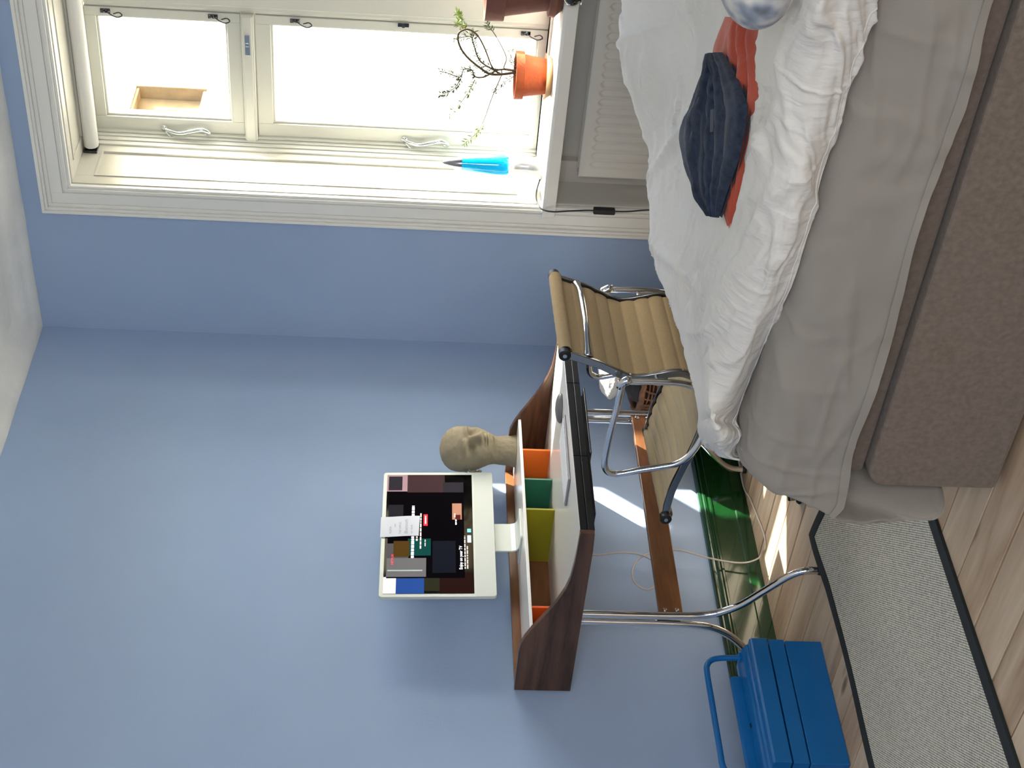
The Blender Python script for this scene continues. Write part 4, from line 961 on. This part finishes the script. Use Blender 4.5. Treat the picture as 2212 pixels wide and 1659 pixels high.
def pot(name, label, c, rb, rt_, hh, rim_h, rim_e, m, tilt=0):
    t = thing(name, label, 'plant pot', c)
    g = G().lathe([(rb*.9, 0), (rb, .003), (rb+(rt_-rb)*.8, hh-rim_h), (rt_+rim_e, hh-rim_h+.001), (rt_+rim_e*1.2, hh), (rt_-.004, hh+.0), (rt_-.008, hh-.02), (rb*.8, hh-.03)], c, 44)
    o = obj('pot_body', g, m, t, smooth=True, autos=40); return t
P0 = (.135, -1.146, ZS+.012)
pp_ = pot('potted_plant', 'orange terracotta pot with a straggly needle-leaved plant on the window sill', P0, .062, .080, .120, .032, .006, M_TERRA)
pp_['category'] = 'plant'
obj('saucer', G().lathe([(.060, -.012), (.066, -.0118), (.082, .010), (.085, .0115), (.082, .010), (.060, -.006)], P0, 40), M_SAUC, pp_, smooth=True, autos=60)
obj('soil', G().lathe([(.072, .100), (.04, .106), (.001, .104)], P0, 24, cap=False), mat('soil', '3b2c20', rough=1, bump=1, bscale=60), pp_, smooth=True)
BR = [
 [(0.130,-1.164,0.875),(0.130,-1.154,0.941),(0.130,-1.156,0.986),(0.130,-1.179,1.021),(0.130,-1.226,1.075),(0.130,-1.273,1.105),(0.130,-1.316,1.110),(0.130,-1.333,1.081),(0.130,-1.313,1.046),(0.130,-1.260,1.015),(0.130,-1.181,0.982),(0.130,-1.167,0.958)],
 [(0.130,-1.164,0.875),(0.130,-1.152,0.940),(0.130,-1.169,0.976),(0.130,-1.204,1.028),(0.130,-1.270,1.055),(0.130,-1.294,1.067),(0.130,-1.278,1.128)],
 [(0.130,-1.164,0.875),(0.130,-1.164,0.953),(0.130,-1.129,1.007),(0.130,-1.127,1.041),(0.130,-1.152,1.053),(0.130,-1.153,1.082),(0.130,-1.124,1.094),(0.130,-1.140,1.143),(0.130,-1.148,1.172)],
 [(0.130,-1.121,1.040),(0.130,-1.082,1.061),(0.130,-1.028,1.092),(0.130,-0.967,1.129)],
 [(0.130,-1.124,1.091),(0.130,-1.092,1.107),(0.130,-1.064,1.134),(0.130,-1.053,1.167)],
 [(0.130,-1.164,0.875),(0.130,-1.165,0.941),(0.130,-1.133,0.945),(0.130,-1.041,0.972),(0.130,-0.948,0.995),(0.130,-0.900,1.015),(0.130,-0.843,1.070)],
 [(0.130,-1.164,0.875),(0.130,-1.178,0.937),(0.130,-1.228,0.935),(0.130,-1.299,0.973),(0.130,-1.351,1.016)],
 [(0.130,-1.330,1.081),(0.130,-1.340,1.114),(0.130,-1.364,1.105),(0.130,-1.381,1.122)],
 [(0.130,-1.164,0.875),(0.130,-1.122,0.910),(0.130,-1.088,0.947),(0.130,-1.068,0.969)],
 [(0.130,-1.174,0.875),(0.130,-1.211,0.911),(0.130,-1.247,0.919)]]
RAD_ = [.0042, .0034, .003, .0016, .0016, .0022, .0022, .0014, .0015, .0014]
LEAF = [(0, .0, 1.0), (1, .3, 1), (2, .35, 1), (3, .0, 1), (4, .0, 1), (5, .72, 1), (6, .85, 1), (7, 0, 1), (8, .3, 1), (9, .1, 1)]
rl = random.Random(11)
for bi, pts in enumerate(BR):
    amp = .03*((bi*37 % 11)/11-.5)*2
    q = [(p[0]+amp*math.sin(PI*i/(len(pts)-1)) if len(pts) > 1 else p[0], p[1], p[2]) for i, p in enumerate(pts)]
    C = cr(q, 8); n = len(C)
    br = obj('branch', G().tube(C, [RAD_[bi]*1.25*(1-.55*i/(n-1)) for i in range(n)], 7), M_STEM, pp_, smooth=True)
    g = G(); st = LEAF[bi][1]
    step = max(1, int(n/ (n*1.0)))
    nl = int(60*(1-st)*n/40)+26 if bi else 60
    for k in range(nl*2 if bi in (3, 4, 5, 1, 7) else nl):
        t = st+(1-st)*rl.random() if bi else (.15+.75*rl.random())
        i = min(n-2, int(t*(n-1))); p = C[i]; d = (C[i+1]-C[i]).normalized()
        a = rl.uniform(0, 2*PI); nrm_ = Vector((math.cos(a), math.sin(a), rl.uniform(-.5, .5))); nrm_ = (nrm_-d*nrm_.dot(d)).normalized()
        L = rl.uniform(.014, .026); dirn = (d*.55+nrm_*.8).normalized(); sd_ = dirn.cross(nrm_.cross(d)+Vector((.01, .02, .03))).normalized()
        if sd_.length < .5: sd_ = Vector((0, 1, 0))
        wv = sd_*.0020; e = p+dirn*L; m_ = p+dirn*L*.5
        g.add([p, m_+wv, e, m_-wv, m_+dirn.cross(sd_)*.0006], [(0, 1, 4), (1, 2, 4), (2, 3, 4), (3, 0, 4)])
    obj('needle_leaves', g, M_LEAF if bi in (5, 3, 7) else M_LEAFD, br, stuff=True)
P1 = (.0, -1.555, ZS+.012)
t2 = pot('large_pot', 'large weathered brown terracotta pot on the sill at the picture edge', (.06, -1.545, ZS+.002), .085, .128, .262, .066, .008, M_TERRAD)
obj('saucer', G().lathe([(.085, -.002), (.092, 0), (.110, .020), (.114, .022), (.112, .045), (.100, .046)], (.06, -1.545, ZS+.002), 40), M_TERRAD, t2, smooth=True, autos=50)
kn = thing('dark_glass_ball', 'dark glossy round ornament at the sill edge beside the large pot', 'ornament', (-.052, -1.545, .718))
obj('ball', G().lathe([(.031*math.sin(PI*i/16)+.0001, -.031*math.cos(PI*i/16)) for i in range(17)], (-.064, -1.560, .745), 28), mat('dark_gloss', '1c2020', rough=.08, coat=.6), kn, smooth=True)
obj('ring', G().lathe([(.026, -.002), (.030, .001), (.026, .004)], (-.064, -1.560, .712), 28), M_ALU, kn, smooth=True)
obj('hanger', G().box(-.064, -.032, -1.565, -1.555, .738, .748), M_ALU, kn)

# ------------------------------------------------------------------ basket with cushions under the desk
BC = (-.43, -.30, 0)
bk = thing('wicker_basket', 'brown wicker basket beside the desk holding blankets', 'basket', BC)
MWK = mat('wicker', '8a6248', rough=.6, var=.3, vscale=40); 
obj('liner', G().lathe([(.15, .01), (.175, .20), (.185, .385), (.178, .385), (.15, .05), (.001, .03)], BC, 40, cap=False), mat('dark_wicker', '3a281c', rough=.9), bk, smooth=True)
g = G()
for k in range(44):
    a = 2*PI*k/44; pts = []
    for i in range(14):
        h_ = .01+.385*i/13; rr_ = np.interp(h_, [.01, .2, .395], [.152, .178, .189])+.004*math.cos(i*PI+k*PI); aa = a+.10*math.sin(i*.8+k)
        pts.append((BC[0]+rr_*math.cos(aa), BC[1]+rr_*math.sin(aa), h_))
    g.tube(pts, .0042, 5)
obj('stakes', g, MWK, bk, smooth=True, stuff=True)
g = G()
for k in range(26):
    h_ = .02+.0145*k; rr_ = np.interp(h_, [.01, .2, .395], [.153, .179, .189])
    g.tube([(BC[0]+(rr_+.004*math.sin(j*5.5+k*PI))*math.cos(2*PI*j/60), BC[1]+(rr_+.004*math.sin(j*5.5+k*PI))*math.sin(2*PI*j/60), h_) for j in range(60)], .0032, 5, closed=True)
obj('weavers', g, MWK, bk, smooth=True, stuff=True)
obj('rim', G().tube([(BC[0]+.190*math.cos(2*PI*j/48), BC[1]+.190*math.sin(2*PI*j/48), .392+.003*math.sin(j*2.2)) for j in range(48)], .010, 8, closed=True), MWK, bk, smooth=True)
def lump(name, label, cat, c, r, m, seed, tw=0):
    t = thing(name, label, cat, c); rows = []
    for i in range(31):
        a = -PI/2+PI*i/30; row = []
        for k in range(48):
            b = 2*PI*k/48; v = Vector((math.cos(a)*math.cos(b), math.cos(a)*math.sin(b), math.sin(a)))
            f = 1+.10*fbm((v.x*1.6+seed, v.y*1.6, v.z*1.6), 3)
            row.append((c[0]+r[0]*v.x*f, c[1]+r[1]*v.y*f, c[2]+r[2]*v.z*f))
        rows.append(row)
    obj('cover', G().grid(rows, True), m, t, smooth=True); return t
lump('white_blanket', 'fluffy white blanket bundled on top of the wicker basket', 'blanket', (-.430, -.30, .492), (.150, .145, .048), cloth('fluffy_white', 'eceae6', 120, .8, bd=.006), 2)
lump('grey_cushion', 'dark grey felt cushion in the wicker basket under the white blanket', 'cushion', (-.425, -.295, .395), (.160, .160, .050), cloth('charcoal_felt', '4a4a4e', 150, .6, bd=.003), 8)

# ------------------------------------------------------------------ power cable from the desk
MC2 = mat('white_cable', 'c9c2bc', rough=.5)
pts = [(-1.185, -.30, .72), (-1.185, -.06, .66), (-1.185, -.045, .582), (-1.171, -.045, .489), (-1.175, -.045, .433), (-1.195, -.045, .392), (-1.235, -.042, .362), (-1.29, -.040, .366), (-1.333, -.040, .41), (-1.305, -.040, .452), (-1.245, -.038, .455), (-1.190, -.038, .425), (-1.158, -.040, .370),
       (-1.156, -.050, .292), (-1.172, -.050, .235), (-1.189, -.050, .186), (-1.206, -.050, .110), (-1.21, -.055, .055), (-1.20, -.068, .014), (-1.19, -.090, .0048), (-1.207, -.130, .0045), (-1.17, -.148, .0045), (-1.089, -.130, .0045), (-.932, -.085, .0045), (-.86, -.052, .0045), (-.80, -.040, .0045), (-.70, -.05, .0045), (-.60, -.045, .0045), (-.30, -.045, .0045)]
tag(obj('power_cable', G().tube(cr(pts, 8), .0030, 8), MC2, None, smooth=True, loc=(-1.19, -.09, 0)), 'thin white power cable looping below the desk and along the green baseboard', 'cable')
